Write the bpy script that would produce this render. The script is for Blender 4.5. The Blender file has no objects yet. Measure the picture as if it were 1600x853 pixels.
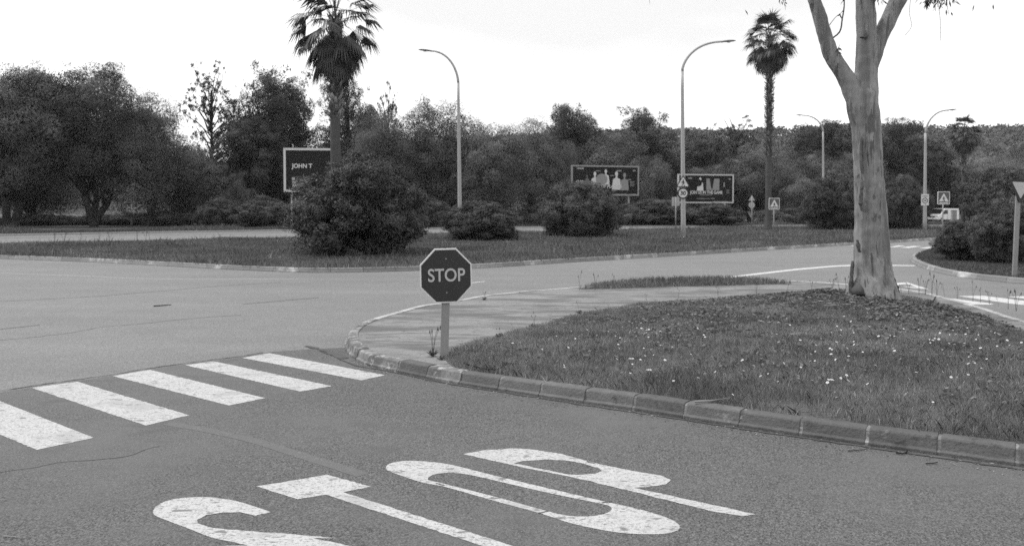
import bpy, bmesh, math, random
import numpy as np
from mathutils import Vector, Matrix
from mathutils.geometry import tessellate_polygon

SC = bpy.context.scene
COL = SC.collection
PI = math.pi
R = math.radians

# ------------------------------------------------------------ camera, sky, sun, exposure
F, H, HOR, PITCH = 1291.0, 1.72, 329.0, R(2.0)      # focal length in photo pixels, eye height, horizon row
CY = HOR + F * math.tan(PITCH)
cam = bpy.data.cameras.new("camera")
cam_o = bpy.data.objects.new("camera", cam)
COL.objects.link(cam_o)
cam.sensor_width = 22.3
cam.lens = 22.3 * F / 1600.0
cam.shift_y = -(426.5 - CY) / 1600.0
cam.clip_start, cam.clip_end = 0.1, 6000
cam_o.location = (0, 0, H)
cam_o.rotation_euler = (PI / 2 - PITCH, 0, 0)
cam.dof.use_dof = True
cam.dof.focus_distance = 7.2
cam.dof.aperture_fstop = 1.9
SC.camera = cam_o

world = bpy.data.worlds.new("World")
SC.world = world
world.use_nodes = True
wn, wl = world.node_tree.nodes, world.node_tree.links
wn.clear()
SUN_EL, SUN_AZ = 60.0, -75.0                        # azimuth from +Y (ahead), negative is left
w_out = wn.new("ShaderNodeOutputWorld")
w_bg = wn.new("ShaderNodeBackground")
w_sky = wn.new("ShaderNodeTexSky")
w_sky.sky_type = 'NISHITA'
w_sky.sun_disc = False
w_sky.sun_elevation = R(SUN_EL)
w_sky.sun_rotation = R(SUN_AZ)
w_sky.air_density, w_sky.dust_density = 1.0, 3.0
w_bw = wn.new("ShaderNodeRGBToBW")
w_tc = wn.new("ShaderNodeTexCoord")
w_map = wn.new("ShaderNodeMapping")
w_map.inputs['Scale'].default_value = (1.0, 1.0, 2.6)
w_map.inputs['Rotation'].default_value = (0, 0, R(-62))
w_no = wn.new("ShaderNodeTexNoise")
w_no.inputs['Scale'].default_value = 1.25
w_no.inputs['Detail'].default_value = 5
w_no.inputs['Roughness'].default_value = 0.45
w_rp = wn.new("ShaderNodeMapRange")
w_rp.inputs['From Min'].default_value = 0.38
w_rp.inputs['From Max'].default_value = 0.62
w_rp.inputs['To Min'].default_value = 5.7
w_rp.inputs['To Max'].default_value = 9.6
w_mx = wn.new("ShaderNodeMix")
w_mx.data_type = 'FLOAT'
w_mx.inputs[0].default_value = 0.88                 # cloud cover over the clear sky
wl.new(w_tc.outputs['Generated'], w_map.inputs[0])
wl.new(w_map.outputs[0], w_no.inputs['Vector'])
wl.new(w_no.outputs[0], w_rp.inputs['Value'])
wl.new(w_sky.outputs[0], w_bw.inputs[0])
wl.new(w_bw.outputs[0], w_mx.inputs[2])
wl.new(w_rp.outputs[0], w_mx.inputs[3])
wl.new(w_mx.outputs[0], w_bg.inputs['Color'])
w_bg.inputs['Strength'].default_value = 0.1
wl.new(w_bg.outputs[0], w_out.inputs[0])

sun = bpy.data.lights.new("sun", 'SUN')
sun.energy, sun.angle, sun.color = 1.5, R(16), (1, 1, 1)
sun_o = bpy.data.objects.new("sun", sun)
COL.objects.link(sun_o)
az, el = R(SUN_AZ), R(SUN_EL)
sd = Vector((math.sin(az) * math.cos(el), math.cos(az) * math.cos(el), math.sin(el)))
sun_o.rotation_euler = (-sd).to_track_quat('-Z', 'Y').to_euler()

SC.view_settings.view_transform = 'Standard'
SC.view_settings.look = 'None'
SC.view_settings.exposure = 0.84
SC.view_settings.gamma = 1.0
SC.view_settings.use_curve_mapping = False
SC.render.engine = 'CYCLES'
SC.cycles.max_bounces = 5
SC.cycles.diffuse_bounces = 3
SC.cycles.glossy_bounces = 2
SC.cycles.transparent_max_bounces = 4
SC.cycles.use_denoising = False
SC.cycles.denoiser = 'OPENIMAGEDENOISE'
SC.cycles.denoising_input_passes = 'RGB_ALBEDO_NORMAL'

# ------------------------------------------------------------ picture measurements -> the ground
cP, sP = math.cos(PITCH), math.sin(PITCH)

def ray(px, py):
    x, y = (px - 800.0) / F, -(py - CY) / F
    return Vector((x, cP + y * sP, -sP + y * cP))

def at(px, py, z=0.0):
    d = ray(px, py)
    t = (z - H) / d.z
    return Vector((d.x * t, d.y * t, z))

def atY(px, py, Y):
    d = ray(px, py)
    t = Y / d.y
    return Vector((d.x * t, Y, H + d.z * t))

# ------------------------------------------------------------ tagging and linking
def tag(o, label=None, cat=None, group=None, kind=None):
    if label: o['label'] = label
    if cat: o['category'] = cat
    if group: o['group'] = group
    if kind: o['kind'] = kind
    return o

def link(name, me, m=None, parent=None):
    o = bpy.data.objects.new(name, me)
    COL.objects.link(o)
    if m is not None and len(me.materials) == 0:
        me.materials.append(m)
    if parent is not None:
        o.parent = parent
    return o

def thing(name, loc, label, cat, group=None, rz=0.0):
    o = bpy.data.objects.new(name, None)
    o.empty_display_size = 0.2
    COL.objects.link(o)
    o.location = loc
    o.rotation_euler = (0, 0, rz)
    return tag(o, label, cat, group)

def dup(root, loc, rz, scale, label, group=None):
    r = root.copy()
    COL.objects.link(r)
    r.location, r.rotation_euler, r.scale = loc, (0, 0, rz), scale
    tag(r, label, None, group)
    for ch in list(root.children):
        c = ch.copy(); COL.objects.link(c); c.parent = r
        for g in list(ch.children):
            d = g.copy(); COL.objects.link(d); d.parent = c
    return r

# ------------------------------------------------------------ materials (the photograph is black and white: greys)
def mat(name, base, noises=(), rough=0.8, bump=None, spec=0.3, attr=False, metal=0.0, coord='Object',
        rand=0.0, patches=None, streak=None, speck=None, trans=0.0):
    """noises: (scale, amount); patches: (scale, threshold, softness, value); streak: (sx,sy,sz, amount)"""
    m = bpy.data.materials.new(name)
    m.use_nodes = True
    n, l = m.node_tree.nodes, m.node_tree.links
    bs = n['Principled BSDF']
    tc = n.new('ShaderNodeTexCoord')
    vec = tc.outputs['Object']
    if coord == 'World':
        g = n.new('ShaderNodeNewGeometry')
        vec = g.outputs['Position']
    val = n.new('ShaderNodeValue')
    val.outputs[0].default_value = base
    cur = val.outputs[0]

    def math_(op, a, b, c=None):
        q = n.new('ShaderNodeMath'); q.operation = op
        for i, v in enumerate((a, b, c)):
            if v is None: continue
            if isinstance(v, (int, float)): q.inputs[i].default_value = v
            else: l.new(v, q.inputs[i])
        return q.outputs[0]

    def noise(scale, detail=3, mapping=None, rgh=0.55):
        q = n.new('ShaderNodeTexNoise')
        q.inputs['Scale'].default_value = scale
        q.inputs['Detail'].default_value = detail
        q.inputs['Roughness'].default_value = rgh
        v = vec
        if mapping:
            mp = n.new('ShaderNodeMapping'); mp.inputs['Scale'].default_value = mapping
            l.new(vec, mp.inputs[0]); v = mp.outputs[0]
        l.new(v, q.inputs['Vector'])
        return q.outputs[0]

    def amount(src, a):
        # 1 + a * (2 src - 1) * 1.6
        return math_('MULTIPLY_ADD', src, 3.2 * a, 1.0 - 1.6 * a)

    for sc_, am in noises:
        cur = math_('MULTIPLY', cur, amount(noise(sc_), am))
    if streak:
        cur = math_('MULTIPLY', cur, amount(noise(1.0, 4, streak[:3]), streak[3]))
    if attr:
        a = n.new('ShaderNodeAttribute'); a.attribute_name = 'shade'
        cur = math_('MULTIPLY', cur, a.outputs['Fac'])
    if rand:
        oi = n.new('ShaderNodeObjectInfo')
        cur = math_('MULTIPLY', cur, math_('MULTIPLY_ADD', oi.outputs['Random'], 2 * rand, 1 - rand))
    if speck:                                          # (scale, share, value): single stones in the surface
        v = n.new('ShaderNodeTexVoronoi'); v.inputs['Scale'].default_value = speck[0]
        l.new(vec, v.inputs['Vector'])
        bw = n.new('ShaderNodeRGBToBW'); l.new(v.outputs['Color'], bw.inputs[0])
        mr = n.new('ShaderNodeMapRange')
        mr.inputs[1].default_value, mr.inputs[2].default_value = 0.0, 1.0
        mr.inputs[3].default_value, mr.inputs[4].default_value = 1 - speck[1], 1 + speck[1]
        l.new(bw.outputs[0], mr.inputs[0])
        cur = math_('MULTIPLY', cur, mr.outputs[0])
    for p in (patches or ()):
        sc_, th, so, v2 = p[:4]
        mr = n.new('ShaderNodeMapRange')
        mr.inputs[1].default_value, mr.inputs[2].default_value = th - so, th + so
        l.new(noise(sc_, 5, p[4] if len(p) > 4 else None, 0.65), mr.inputs[0])
        mx = n.new('ShaderNodeMix'); mx.data_type = 'FLOAT'
        l.new(mr.outputs[0], mx.inputs[0]); l.new(cur, mx.inputs[2])
        mx.inputs[3].default_value = v2
        cur = mx.outputs[0]
    l.new(cur, bs.inputs['Base Color'])
    bs.inputs['Roughness'].default_value = rough
    bs.inputs['Specular IOR Level'].default_value = spec
    bs.inputs['Metallic'].default_value = metal
    if bump:
        b = n.new('ShaderNodeBump')
        b.inputs['Strength'].default_value = bump[1]
        b.inputs['Distance'].default_value = bump[2]
        l.new(noise(bump[0], 4, bump[3] if len(bump) > 3 else None), b.inputs['Height'])
        l.new(b.outputs[0], bs.inputs['Normal'])
    if trans:
        out = n['Material Output']
        t = n.new('ShaderNodeBsdfTranslucent'); l.new(cur, t.inputs['Color'])
        ms = n.new('ShaderNodeMixShader'); ms.inputs[0].default_value = trans
        l.new(bs.outputs[0], ms.inputs[1]); l.new(t.outputs[0], ms.inputs[2])
        l.new(ms.outputs[0], out.inputs[0])
    return m

M = {}
M['asphalt'] = mat('asphalt_side_road', 0.087, [(0.30, .10), (1.6, .09), (60, .30)], 0.85, (75, 1.0, .010), .35, coord='World',
                   speck=(130, .9, 0), patches=[(0.42, .56, .10, .108), (1.3, .64, .06, .078, (1, 1.6, 1)), (95, .66, .02, .26)])
M['asphalt_main'] = mat('asphalt_main_road', 0.144, [(0.22, .09), (1.5, .07), (40, .16)], 0.8, (70, .6, .008), .4, coord='World',
                        speck=(120, .6, 0), streak=(.12, .9, 1, .13), patches=[(1.6, .66, .08, .125, (.5, 1.6, 1))])
M['asphalt_far'] = mat('asphalt_far_road', 0.24, [(0.2, .05), (8, .08)], 0.8, None, .4, coord='World')
M['paint'] = mat('road_paint', 0.42, [(1.5, .06), (30, .09)], 0.8, (75, .8, .007), .25, coord='World',
                 patches=[(70, .56, .02, .25), (2.0, .58, .04, .33), (6, .615, .02, .16, (1, 2.4, 1)), (22, .605, .02, .15, (1, 2.6, 1))])
M['paint_worn'] = mat('worn_road_paint', 0.46, [(2, .06)], 0.7, None, .3, coord='World', patches=[(9, .60, .05, .2)])
M['paint_ghost'] = mat('faded_road_paint', 0.108, [(6, .1)], 0.85, (110, .5, .006), .3, coord='World',
                       speck=(150, .5, 0), patches=[(5, .50, .1, .105)])
M['crack'] = mat('crack_in_asphalt', 0.06, [(8, .2)], 0.95, None, .1, coord='World')
M['gutter_soft'] = mat('dust_in_gutter', 0.085, [(5, .2), (50, .2)], 0.95, None, .1, coord='World')
M['crack_main'] = mat('worn_crack', 0.118, [(8, .2)], 0.95, None, .1, coord='World')
M['gutter'] = mat('dirt_in_gutter', 0.07, [(5, .25), (50, .3)], 0.95, (60, .8, .01), .1, coord='World')
M['kerb'] = mat('kerb_concrete', 0.112, [(2.2, .14), (9, .14), (90, .18)], 0.95, (40, .9, .012), .15, attr=True, coord='World',
                streak=(3, 3, 26, .12), patches=[(7, .64, .04, .06), (5, .70, .05, .23), (34, .72, .02, .05)])
M['kerb_painted'] = mat('kerb_with_old_paint', 0.21, [(3, .2), (30, .15)], 0.85, (40, .5, .01), .2, attr=True, coord='World',
                        patches=[(4.1, .50, .09, .11), (11, .585, .05, .33), (9, .60, .05, .08)])
M['kerb_pale'] = mat('kerb_pale_old_paint', 0.36, [(3, .15), (30, .1)], 0.85, (40, .5, .01), .2, attr=True, coord='World', patches=[(3.1, .60, .06, .16), (12, .62, .04, .14)])
M['mortar'] = mat('kerb_mortar', 0.17, [(9, .2), (60, .2)], 0.95, (60, .6, .01), .1, coord='World', patches=[(5, .55, .06, .08), (11, .60, .04, .30)])
M['kerb_far'] = mat('kerb_far', 0.22, [(2, .15)], 0.9, None, .2, attr=True, coord='World', patches=[(1.2, .62, .06, .48)])
M['pavement'] = mat('pavement_concrete', 0.185, [(0.5, .09), (3, .12), (40, .14)], 0.85, (50, .35, .006), .3, coord='World',
                    patches=[(1.1, .53, .07, .095, (.55, 1.5, 1)), (3.2, .58, .05, .10, (.5, 1.9, 1)), (12, .62, .03, .09)], speck=(110, .25, 0))
M['soil'] = mat('lawn_soil', 0.10, [(1.2, .25), (9, .3), (60, .3)], 0.95, (25, .9, .03), .1, coord='World')
M['verge'] = mat('verge_soil', 0.08, [(0.3, .3), (3, .3), (20, .3)], 0.95, (6, .8, .05), .1, coord='World')
M['ground'] = mat('wild_ground', 0.05, [(0.05, .3), (0.4, .3), (4, .3)], 0.95, None, .1, coord='World')
M['grass'] = mat('grass_blades', 0.19, [(1.1, .26), (0.35, .18), (5, .12)], 0.6, None, .25, attr=True, coord='World', trans=.35)
M['grass_far'] = mat('verge_grass', 0.14, [(0.5, .26), (0.12, .16)], 0.6, None, .2, attr=True, coord='World', trans=.25)
M['dry'] = mat('dry_stalk', 0.10, [(20, .2)], 0.8, None, .2)
M['petal'] = mat('white_petal', 0.6, [], 0.6, None, .2)
M['flower_eye'] = mat('flower_eye', 0.35, [], 0.7, None, .2)
M['weed'] = mat('weed_leaf', 0.13, [(9, .2)], 0.55, None, .3, attr=True, trans=.2)
M['oleander'] = mat('oleander_leaf', 0.068, [(1.6, .14)], 0.55, None, .22, attr=True, rand=.08, trans=.08)
M['olive'] = mat('olive_leaf', 0.112, [(0.35, .12)], 0.75, None, .1, attr=True, rand=.16, trans=.1)
M['pine'] = mat('pine_needles', 0.056, [(0.4, .14)], 0.6, None, .25, attr=True, rand=.12, trans=.15)
M['hillwood'] = mat('hill_wood_leaf', 0.094, [(0.01, .15)], 0.8, None, .1, attr=True, coord='World')
M['hill'] = mat('hill_ground', 0.06, [(0.02, .2)], 0.95, None, .1, coord='World')
M['bark_dark'] = mat('dark_bark', 0.035, [(2, .2)], 0.95, (9, .8, .05, (1, 1, .25)), .1)
M['euc'] = mat('eucalyptus_bark', 0.215, [(1.3, .07), (30, .10), (7, .08)], 0.7, (16, .55, .03, (1, 1, .16)), .3, coord='World',
               streak=(8, 8, .45, .42),
               patches=[(1.0, .545, .03, .135, (4.6, 4.6, .7)), (1.0, .60, .02, .10, (8, 8, .55)), (1.0, .63, .02, .075, (11, 11, 1.5)), (2.1, .635, .03, .28, (1.8, 1.8, .6)), (1.0, .66, .03, .085, (5, 5, 3.2)), (1.0, .625, .02, .09, (16, 16, .8))])
M['bark_flake'] = mat('loose_bark', 0.08, [(6, .3)], 0.95, (20, .9, .02, (1, 1, .2)), .1)
M['euc_leaf'] = mat('eucalyptus_leaf', 0.05, [(3, .2)], 0.5, None, .4, attr=True, trans=.2)
M['twig'] = mat('twig', 0.09, [(5, .2)], 0.9, None, .1)
M['twig_dark'] = mat('dark_stick', 0.03, [(9, .3)], 0.9, None, .1)
M['twig_pale'] = mat('pale_stick', 0.24, [(9, .2)], 0.9, None, .1)
M['palm_trunk'] = mat('palm_trunk', 0.078, [(1, .12)], 0.95, (1.0, .6, .05, (2, 2, 9)), .1, streak=(1, 1, 8, .12))
M['palm_boot'] = mat('palm_leaf_bases', 0.21, [(3, .3)], 0.9, None, .15, attr=True)
M['palm_leaf'] = mat('palm_leaf', 0.045, [(2, .15)], 0.45, None, .45, attr=True, trans=.2)
M['palm_dead'] = mat('dead_palm_leaf', 0.075, [(2, .2)], 0.8, None, .15, attr=True, trans=.1)
M['galv'] = mat('galvanised_steel', 0.24, [(3, .07), (25, .05)], 0.55, None, .4, metal=.15, streak=(9, 9, .6, .07))
M['lamp_pole'] = mat('lamp_pole_steel', 0.33, [(1.5, .05)], 0.5, None, .4, metal=.1, streak=(6, 6, .3, .06))
M['lamp_head'] = mat('lamp_head_metal', 0.16, [(4, .06)], 0.5, None, .4, metal=.2)
M['glass'] = mat('lamp_glass', 0.3, [], 0.15, None, .6)
M['sign_white'] = mat('sign_white', 0.60, [(4, .03)], 0.45, None, .4, streak=(7, 7, .5, .04))
M['sign_grey'] = mat('sign_pale_grey', 0.42, [(4, .04)], 0.45, None, .4)
M['sign_red'] = mat('sign_red_in_grey', 0.027, [(5, .10), (40, .08)], 0.5, None, .35, streak=(9, 9, .7, .16), patches=[(26, .68, .03, .075)])
M['sign_letter'] = mat('sign_letter_white', 0.42, [(6, .04)], 0.45, None, .4)
M['sign_blue'] = mat('sign_blue_in_grey', 0.09, [(5, .05)], 0.45, None, .4)
M['sign_black'] = mat('sign_black', 0.02, [], 0.5, None, .3)
M['sign_back'] = mat('sign_back_aluminium', 0.36, [(5, .06)], 0.5, None, .4, metal=.2)
M['board_dark'] = mat('billboard_dark_print', 0.016, [(0.8, .2)], 0.7, None, .12)
M['board_frame'] = mat('billboard_frame_grey', 0.26, [(2, .06)], 0.6, None, .3)
M['board_frame_w'] = mat('billboard_frame_white', 0.5, [(2, .04)], 0.6, None, .3)
M['print_light'] = mat('print_light', 0.55, [], 0.6, None, .2)
M['print_mid'] = mat('print_mid', 0.24, [(3, .1)], 0.6, None, .2)
M['print_dim'] = mat('print_dim', 0.12, [(3, .1)], 0.6, None, .2)
M['van_white'] = mat('van_white_paint', 0.75, [], 0.3, None, .5)
M['van_glass'] = mat('van_glass', 0.02, [], 0.08, None, .6)
M['van_dark'] = mat('van_dark_plastic', 0.03, [], 0.6, None, .3)
M['van_lamp'] = mat('van_headlight', 0.4, [], 0.15, None, .6)
M['cabinet'] = mat('cabinet_grey', 0.30, [(3, .05)], 0.6, None, .3)
M['wood'] = mat('weathered_wood', 0.07, [(3, .2)], 0.9, None, .1)
M['wall'] = mat('dark_stone', 0.06, [(2, .3), (9, .3)], 0.95, (5, .8, .05), .1)

# ------------------------------------------------------------ mesh helpers
def arrays(name, V, faces, shade=None, smooth=False):
    """V (n,3); faces (m,k) of one size; shade per vertex"""
    V = np.asarray(V, np.float32); faces = np.asarray(faces, np.int32)
    me = bpy.data.meshes.new(name)
    m, k = faces.shape
    me.vertices.add(len(V)); me.vertices.foreach_set('co', V.ravel())
    me.loops.add(m * k); me.loops.foreach_set('vertex_index', faces.ravel())
    me.polygons.add(m)
    me.polygons.foreach_set('loop_start', np.arange(0, m * k, k, dtype=np.int32))
    me.polygons.foreach_set('loop_total', np.full(m, k, np.int32))
    if smooth:
        me.polygons.foreach_set('use_smooth', np.ones(m, bool))
    if shade is not None:
        a = me.attributes.new('shade', 'FLOAT', 'POINT')
        a.data.foreach_set('value', np.asarray(shade, np.float32))
    me.update(calc_edges=True)
    return me

class MB:
    """collects shapes into one mesh"""
    def __init__(s): s.v, s.f, s.mi, s.sh, s.cur, s.smooth = [], [], [], [], 1.0, []
    def add(s, vs, fs, smooth=False):
        b = len(s.v)
        s.v += [tuple(v) for v in vs]
        s.sh += [s.cur] * len(vs)
        s.f += [tuple(b + i for i in f) for f in fs]
        s.smooth += [smooth] * len(fs)
    def box(s, c, d, mtx=None):
        x, y, z = d[0] / 2, d[1] / 2, d[2] / 2
        vs = [Vector((sx * x, sy * y, sz * z)) for sz in (-1, 1) for sy in (-1, 1) for sx in (-1, 1)]
        if mtx: vs = [mtx @ v for v in vs]
        vs = [v + Vector(c) for v in vs]
        s.add(vs, [(0, 2, 3, 1), (4, 5, 7, 6), (0, 1, 5, 4), (2, 6, 7, 3), (0, 4, 6, 2), (1, 3, 7, 5)])
    def tube(s, pts, rad, n=8, cap=True, ecc=None, wob=0, rng=None):
        pts = [Vector(p) for p in pts]
        rings = []
        up = Vector((0, 0, 1))
        t0 = (pts[1] - pts[0]).normalized()
        a = t0.orthogonal().normalized()
        vs = []
        for i, p in enumerate(pts):
            t = (pts[min(i + 1, len(pts) - 1)] - pts[max(i - 1, 0)]).normalized()
            a = (a - t * a.dot(t)).normalized()
            b = t.cross(a)
            r = rad[i] if isinstance(rad, (list, tuple)) else rad
            for k in range(n):
                th = 2 * PI * k / n
                rr = r * (1 + (rng.uniform(-wob, wob) if wob else 0))
                vs.append(p + (a * math.cos(th) + b * math.sin(th)) * rr)
        fs = []
        for i in range(len(pts) - 1):
            for k in range(n):
                k2 = (k + 1) % n
                fs.append((i * n + k, i * n + k2, (i + 1) * n + k2, (i + 1) * n + k))
        s.add(vs, fs, True)
        if cap:
            b = len(s.v) - len(vs)
            s.f.append(tuple(b + k for k in reversed(range(n)))); s.smooth.append(False)
            e = b + (len(pts) - 1) * n
            s.f.append(tuple(e + k for k in range(n))); s.smooth.append(False)
    def prism(s, poly, y0, y1, mtx=None):
        """polygon in x,z swept from y0 (front) to y1"""
        n = len(poly)
        vs = [Vector((p[0], y0, p[1])) for p in poly] + [Vector((p[0], y1, p[1])) for p in poly]
        if mtx: vs = [mtx @ v for v in vs]
        fs = [tuple(range(n)), tuple(reversed(range(n, 2 * n)))]
        fs += [(i, i + n, (i + 1) % n + n, (i + 1) % n) for i in range(n)]
        s.add(vs, fs)
    def build(s, name, m, parent=None, bevel=0.0):
        me = bpy.data.meshes.new(name)
        me.from_pydata(s.v, [], s.f)
        for p, sm in zip(me.polygons, s.smooth): p.use_smooth = sm
        a = me.attributes.new('shade', 'FLOAT', 'POINT')
        a.data.foreach_set('value', s.sh)
        bm = bmesh.new(); bm.from_mesh(me)
        bmesh.ops.recalc_face_normals(bm, faces=bm.faces)
        bm.to_mesh(me); bm.free()
        o = link(name, me, m, parent)
        if bevel:
            b = o.modifiers.new('bevel', 'BEVEL'); b.width = bevel; b.segments = 2; b.limit_method = 'ANGLE'
        return o

def catmull(P, closed=False, step=0.1):
    P = [Vector(p) for p in P]
    n = len(P)
    out = []
    rng = range(n if closed else n - 1)
    for i in rng:
        p0 = P[(i - 1) % n] if closed or i > 0 else P[0] * 2 - P[1]
        p1, p2 = P[i], P[(i + 1) % n]
        p3 = P[(i + 2) % n] if closed or i + 2 < n else P[n - 1] * 2 - P[n - 2]
        k = max(2, int((p2 - p1).length / step))
        # centripetal-ish: limit tangents so unequal spans do not overshoot
        L = (p2 - p1).length
        t1 = (p2 - p0); t1 = t1.normalized() * L if t1.length > 1e-6 else t1
        t2 = (p3 - p1); t2 = t2.normalized() * L if t2.length > 1e-6 else t2
        for j in range(k):
            t = j / k
            a, b = t * t, t * t * t
            out.append(p1 * (2 * b - 3 * a + 1) + t1 * (b - 2 * a + t) + p2 * (-2 * b + 3 * a) + t2 * (b - a))
    if not closed: out.append(P[-1])
    return out

def resample(P, step):
    out = [P[0].copy()]
    acc = 0.0
    for a, b in zip(P[:-1], P[1:]):
        L = (b - a).length
        while acc + L >= step:
            t = (step - acc) / L
            a = a.lerp(b, t)
            out.append(a.copy())
            L = (b - a).length
            acc = 0.0
        acc += L
    return out

def offset(P, d, closed=False):
    """shift a path sideways by d (left of its direction is positive)"""
    out = []
    n = len(P)
    for i in range(n):
        a = P[(i - 1) % n] if closed else P[max(i - 1, 0)]
        b = P[(i + 1) % n] if closed else P[min(i + 1, n - 1)]
        t = (b - a); t.z = 0; t.normalize()
        out.append(P[i] + Vector((-t.y, t.x, 0)) * d)
    return out

def sheet(name, poly, z, m, holes=(), th=0.0):
    polys = [[Vector((p[0], p[1], z)) for p in q] for q in [poly] + list(holes)]
    tri = tessellate_polygon(polys)
    vs = [v for q in polys for v in q]
    me = bpy.data.meshes.new(name)
    me.from_pydata(vs, [], [tuple(t) for t in tri])
    bm = bmesh.new(); bm.from_mesh(me)
    for f in bm.faces:
        if f.normal.z < 0: f.normal_flip()
    bm.to_mesh(me); bm.free()
    return link(name, me, m)

def inside(pts, poly):
    """pts (n,2) in polygon"""
    x, y = pts[:, 0], pts[:, 1]
    r = np.zeros(len(pts), bool)
    q = [(p[0], p[1]) for p in poly]
    j = len(q) - 1
    for i in range(len(q)):
        xi, yi = q[i]; xj, yj = q[j]
        if yi != yj:
            c = ((yi > y) != (yj > y)) & (x < (xj - xi) * (y - yi) / (yj - yi) + xi)
            r ^= c
        j = i
    return r

def edge_dist(pts, poly):
    d = np.full(len(pts), 1e9)
    for a, b in zip(poly, list(poly[1:]) + [poly[0]]):
        a = np.array((a[0], a[1])); b = np.array((b[0], b[1])); ab = b - a
        L = ab @ ab
        if L < 1e-12: continue
        t = np.clip(((pts - a) @ ab) / L, 0, 1)
        q = a + t[:, None] * ab
        d = np.minimum(d, np.hypot(*(pts - q).T))
    return d

rs = np.random.RandomState(7)

def vnoise(x, y, scale, seed=0):
    """smooth value noise"""
    g = np.random.RandomState(seed + 100).rand(64, 64)
    x, y = x / scale, y / scale
    xi, yi = np.floor(x).astype(int), np.floor(y).astype(int)
    fx, fy = x - xi, y - yi
    fx, fy = fx * fx * (3 - 2 * fx), fy * fy * (3 - 2 * fy)
    a, b = g[xi % 64, yi % 64], g[(xi + 1) % 64, yi % 64]
    c, d = g[xi % 64, (yi + 1) % 64], g[(xi + 1) % 64, (yi + 1) % 64]
    return (a * (1 - fx) + b * fx) * (1 - fy) + (c * (1 - fx) + d * fx) * fy

def blades(name, pts, z, h, w, m, lean=.5, shade=None, seed=1):
    r = np.random.RandomState(seed)
    n = len(pts)
    a = r.uniform(0, 2 * PI, n); la = r.uniform(0, 2 * PI, n)
    ln = r.rand(n) * lean * h
    hw = w * r.uniform(.6, 1.3, n) / 2
    base = np.c_[pts, z]
    side = np.c_[np.cos(a), np.sin(a), np.zeros(n)] * hw[:, None]
    mid = base + np.c_[np.cos(la) * ln * .35, np.sin(la) * ln * .35, h * .6]
    tip = base + np.c_[np.cos(la) * ln, np.sin(la) * ln, h]
    V = np.stack([base - side, base + side, mid + side * .75, tip, mid - side * .75], 1).reshape(-1, 3)
    Fc = np.arange(n * 5).reshape(n, 5)
    s = r.uniform(.55, 1.45, n) if shade is None else shade * r.uniform(.55, 1.45, n)
    dry = r.rand(n) < .06
    s = np.where(dry, s * 1.9, s)
    return link(name, arrays(name, V, Fc, np.repeat(s, 5)), m)

def scatter(poly, dens, seed):
    r = np.random.RandomState(seed)
    q = np.array([(p[0], p[1]) for p in poly])
    lo, hi = q.min(0), q.max(0)
    n = int(np.prod(hi - lo) * dens)
    p = lo + r.rand(n, 2) * (hi - lo)
    return p[inside(p, poly)]

def in_view(p, margin=.1, near=3.0):
    return (np.abs(p[:, 0]) < p[:, 1] * (800 / F) * (1 + margin) + .6) & (p[:, 1] > near)

# ============================================================ AIR
_hb = bpy.data.materials.new('haze')
_hb.use_nodes = True
_hn = _hb.node_tree.nodes; _hn.clear()
_ho = _hn.new('ShaderNodeOutputMaterial'); _hv = _hn.new('ShaderNodeVolumePrincipled')
_hv.inputs['Color'].default_value = (.95, .95, .95, 1)
_hv.inputs['Density'].default_value = 0.00012
_hb.node_tree.links.new(_hv.outputs[0], _ho.inputs['Volume'])

# ============================================================ GROUND, ROADS
big = sheet('ground', [(-1500, -60), (1500, -60), (1500, 2500), (-1500, 2500)], -0.012, M['ground'])
tag(big, kind='structure')

# the far verge beyond the second road
far_kerb = [at(px, py) for px, py in [(-700, 386), (-300, 376.5), (0, 369.5), (240, 364.8), (450, 361.5), (620, 358.8), (806, 356.6), (970, 355.2), (1134, 354.2), (1330, 353.6), (1480, 353.2), (1700, 352.6), (2300, 351)]]
med_far = [at(px, py, .0) for px, py in [(-500, 396), (0, 385.5), (100, 383), (250, 380), (450, 375), (620, 369.5), (800, 366), (966, 363), (1052, 360), (1140, 357.5), (1240, 357), (1330, 356.6), (1480, 357.5), (1560, 361)]]
med_near = [at(px, py) for px, py in [(-900, 374), (-500, 389), (-200, 398.5), (0, 404.5), (100, 408), (200, 412.5), (300, 418), (400, 423), (480, 426), (560, 425.5), (640, 423.5), (745, 419.5), (900, 409.5), (1050, 400.5), (1200, 391), (1330, 383), (1400, 379), (1470, 374), (1530, 368), (1560, 361)]]

main_poly = [at(-1400, 368)] + [Vector((-60, 40, 0)), Vector((-40, 2, 0)), Vector((-20, -8, 0)), Vector((30, -8, 0)), Vector((60, 20, 0)), Vector((110, 60, 0))] + [at(2300, 350), at(1700, 352), at(1134, 354), at(450, 361), at(0, 369)]
road = sheet('road', [(p[0], p[1]) for p in [Vector((-120, 30)), Vector((-60, 2)), Vector((-20, -8)), Vector((30, -8)), Vector((60, 20)), Vector((140, 95)), Vector((60, 100)), at(1134, 353.5).xy, at(806, 356).xy, at(450, 361).xy, at(0, 369).xy, at(-300, 375.5).xy, at(-700, 385).xy]], 0.0, M['asphalt_main'])
tag(road, kind='structure')

# side road with its own darker surfacing: meets the main road along the seam by the crossing
seam = [(-700, 672), (-300, 627), (-100, 617), (0, 613.5), (50, 605.5), (120, 595.5), (180, 586.5), (235, 577), (290, 569.5), (335, 563.5), (380, 558), (421, 550.5), (480, 546), (545, 543)]
side = [at(*p) for p in seam] + [at(560, 565), at(605, 578), at(710, 600), at(900, 629), at(1200, 675), at(1600, 731), at(2100, 802)] + [Vector((9, 1.0, 0)), Vector((9, -6, 0)), Vector((-14, -6, 0)), Vector((-12, 4.2, 0))]
sr = sheet('side_road', side, 0.004, M['asphalt'])
tag(sr, kind='structure')

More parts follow.
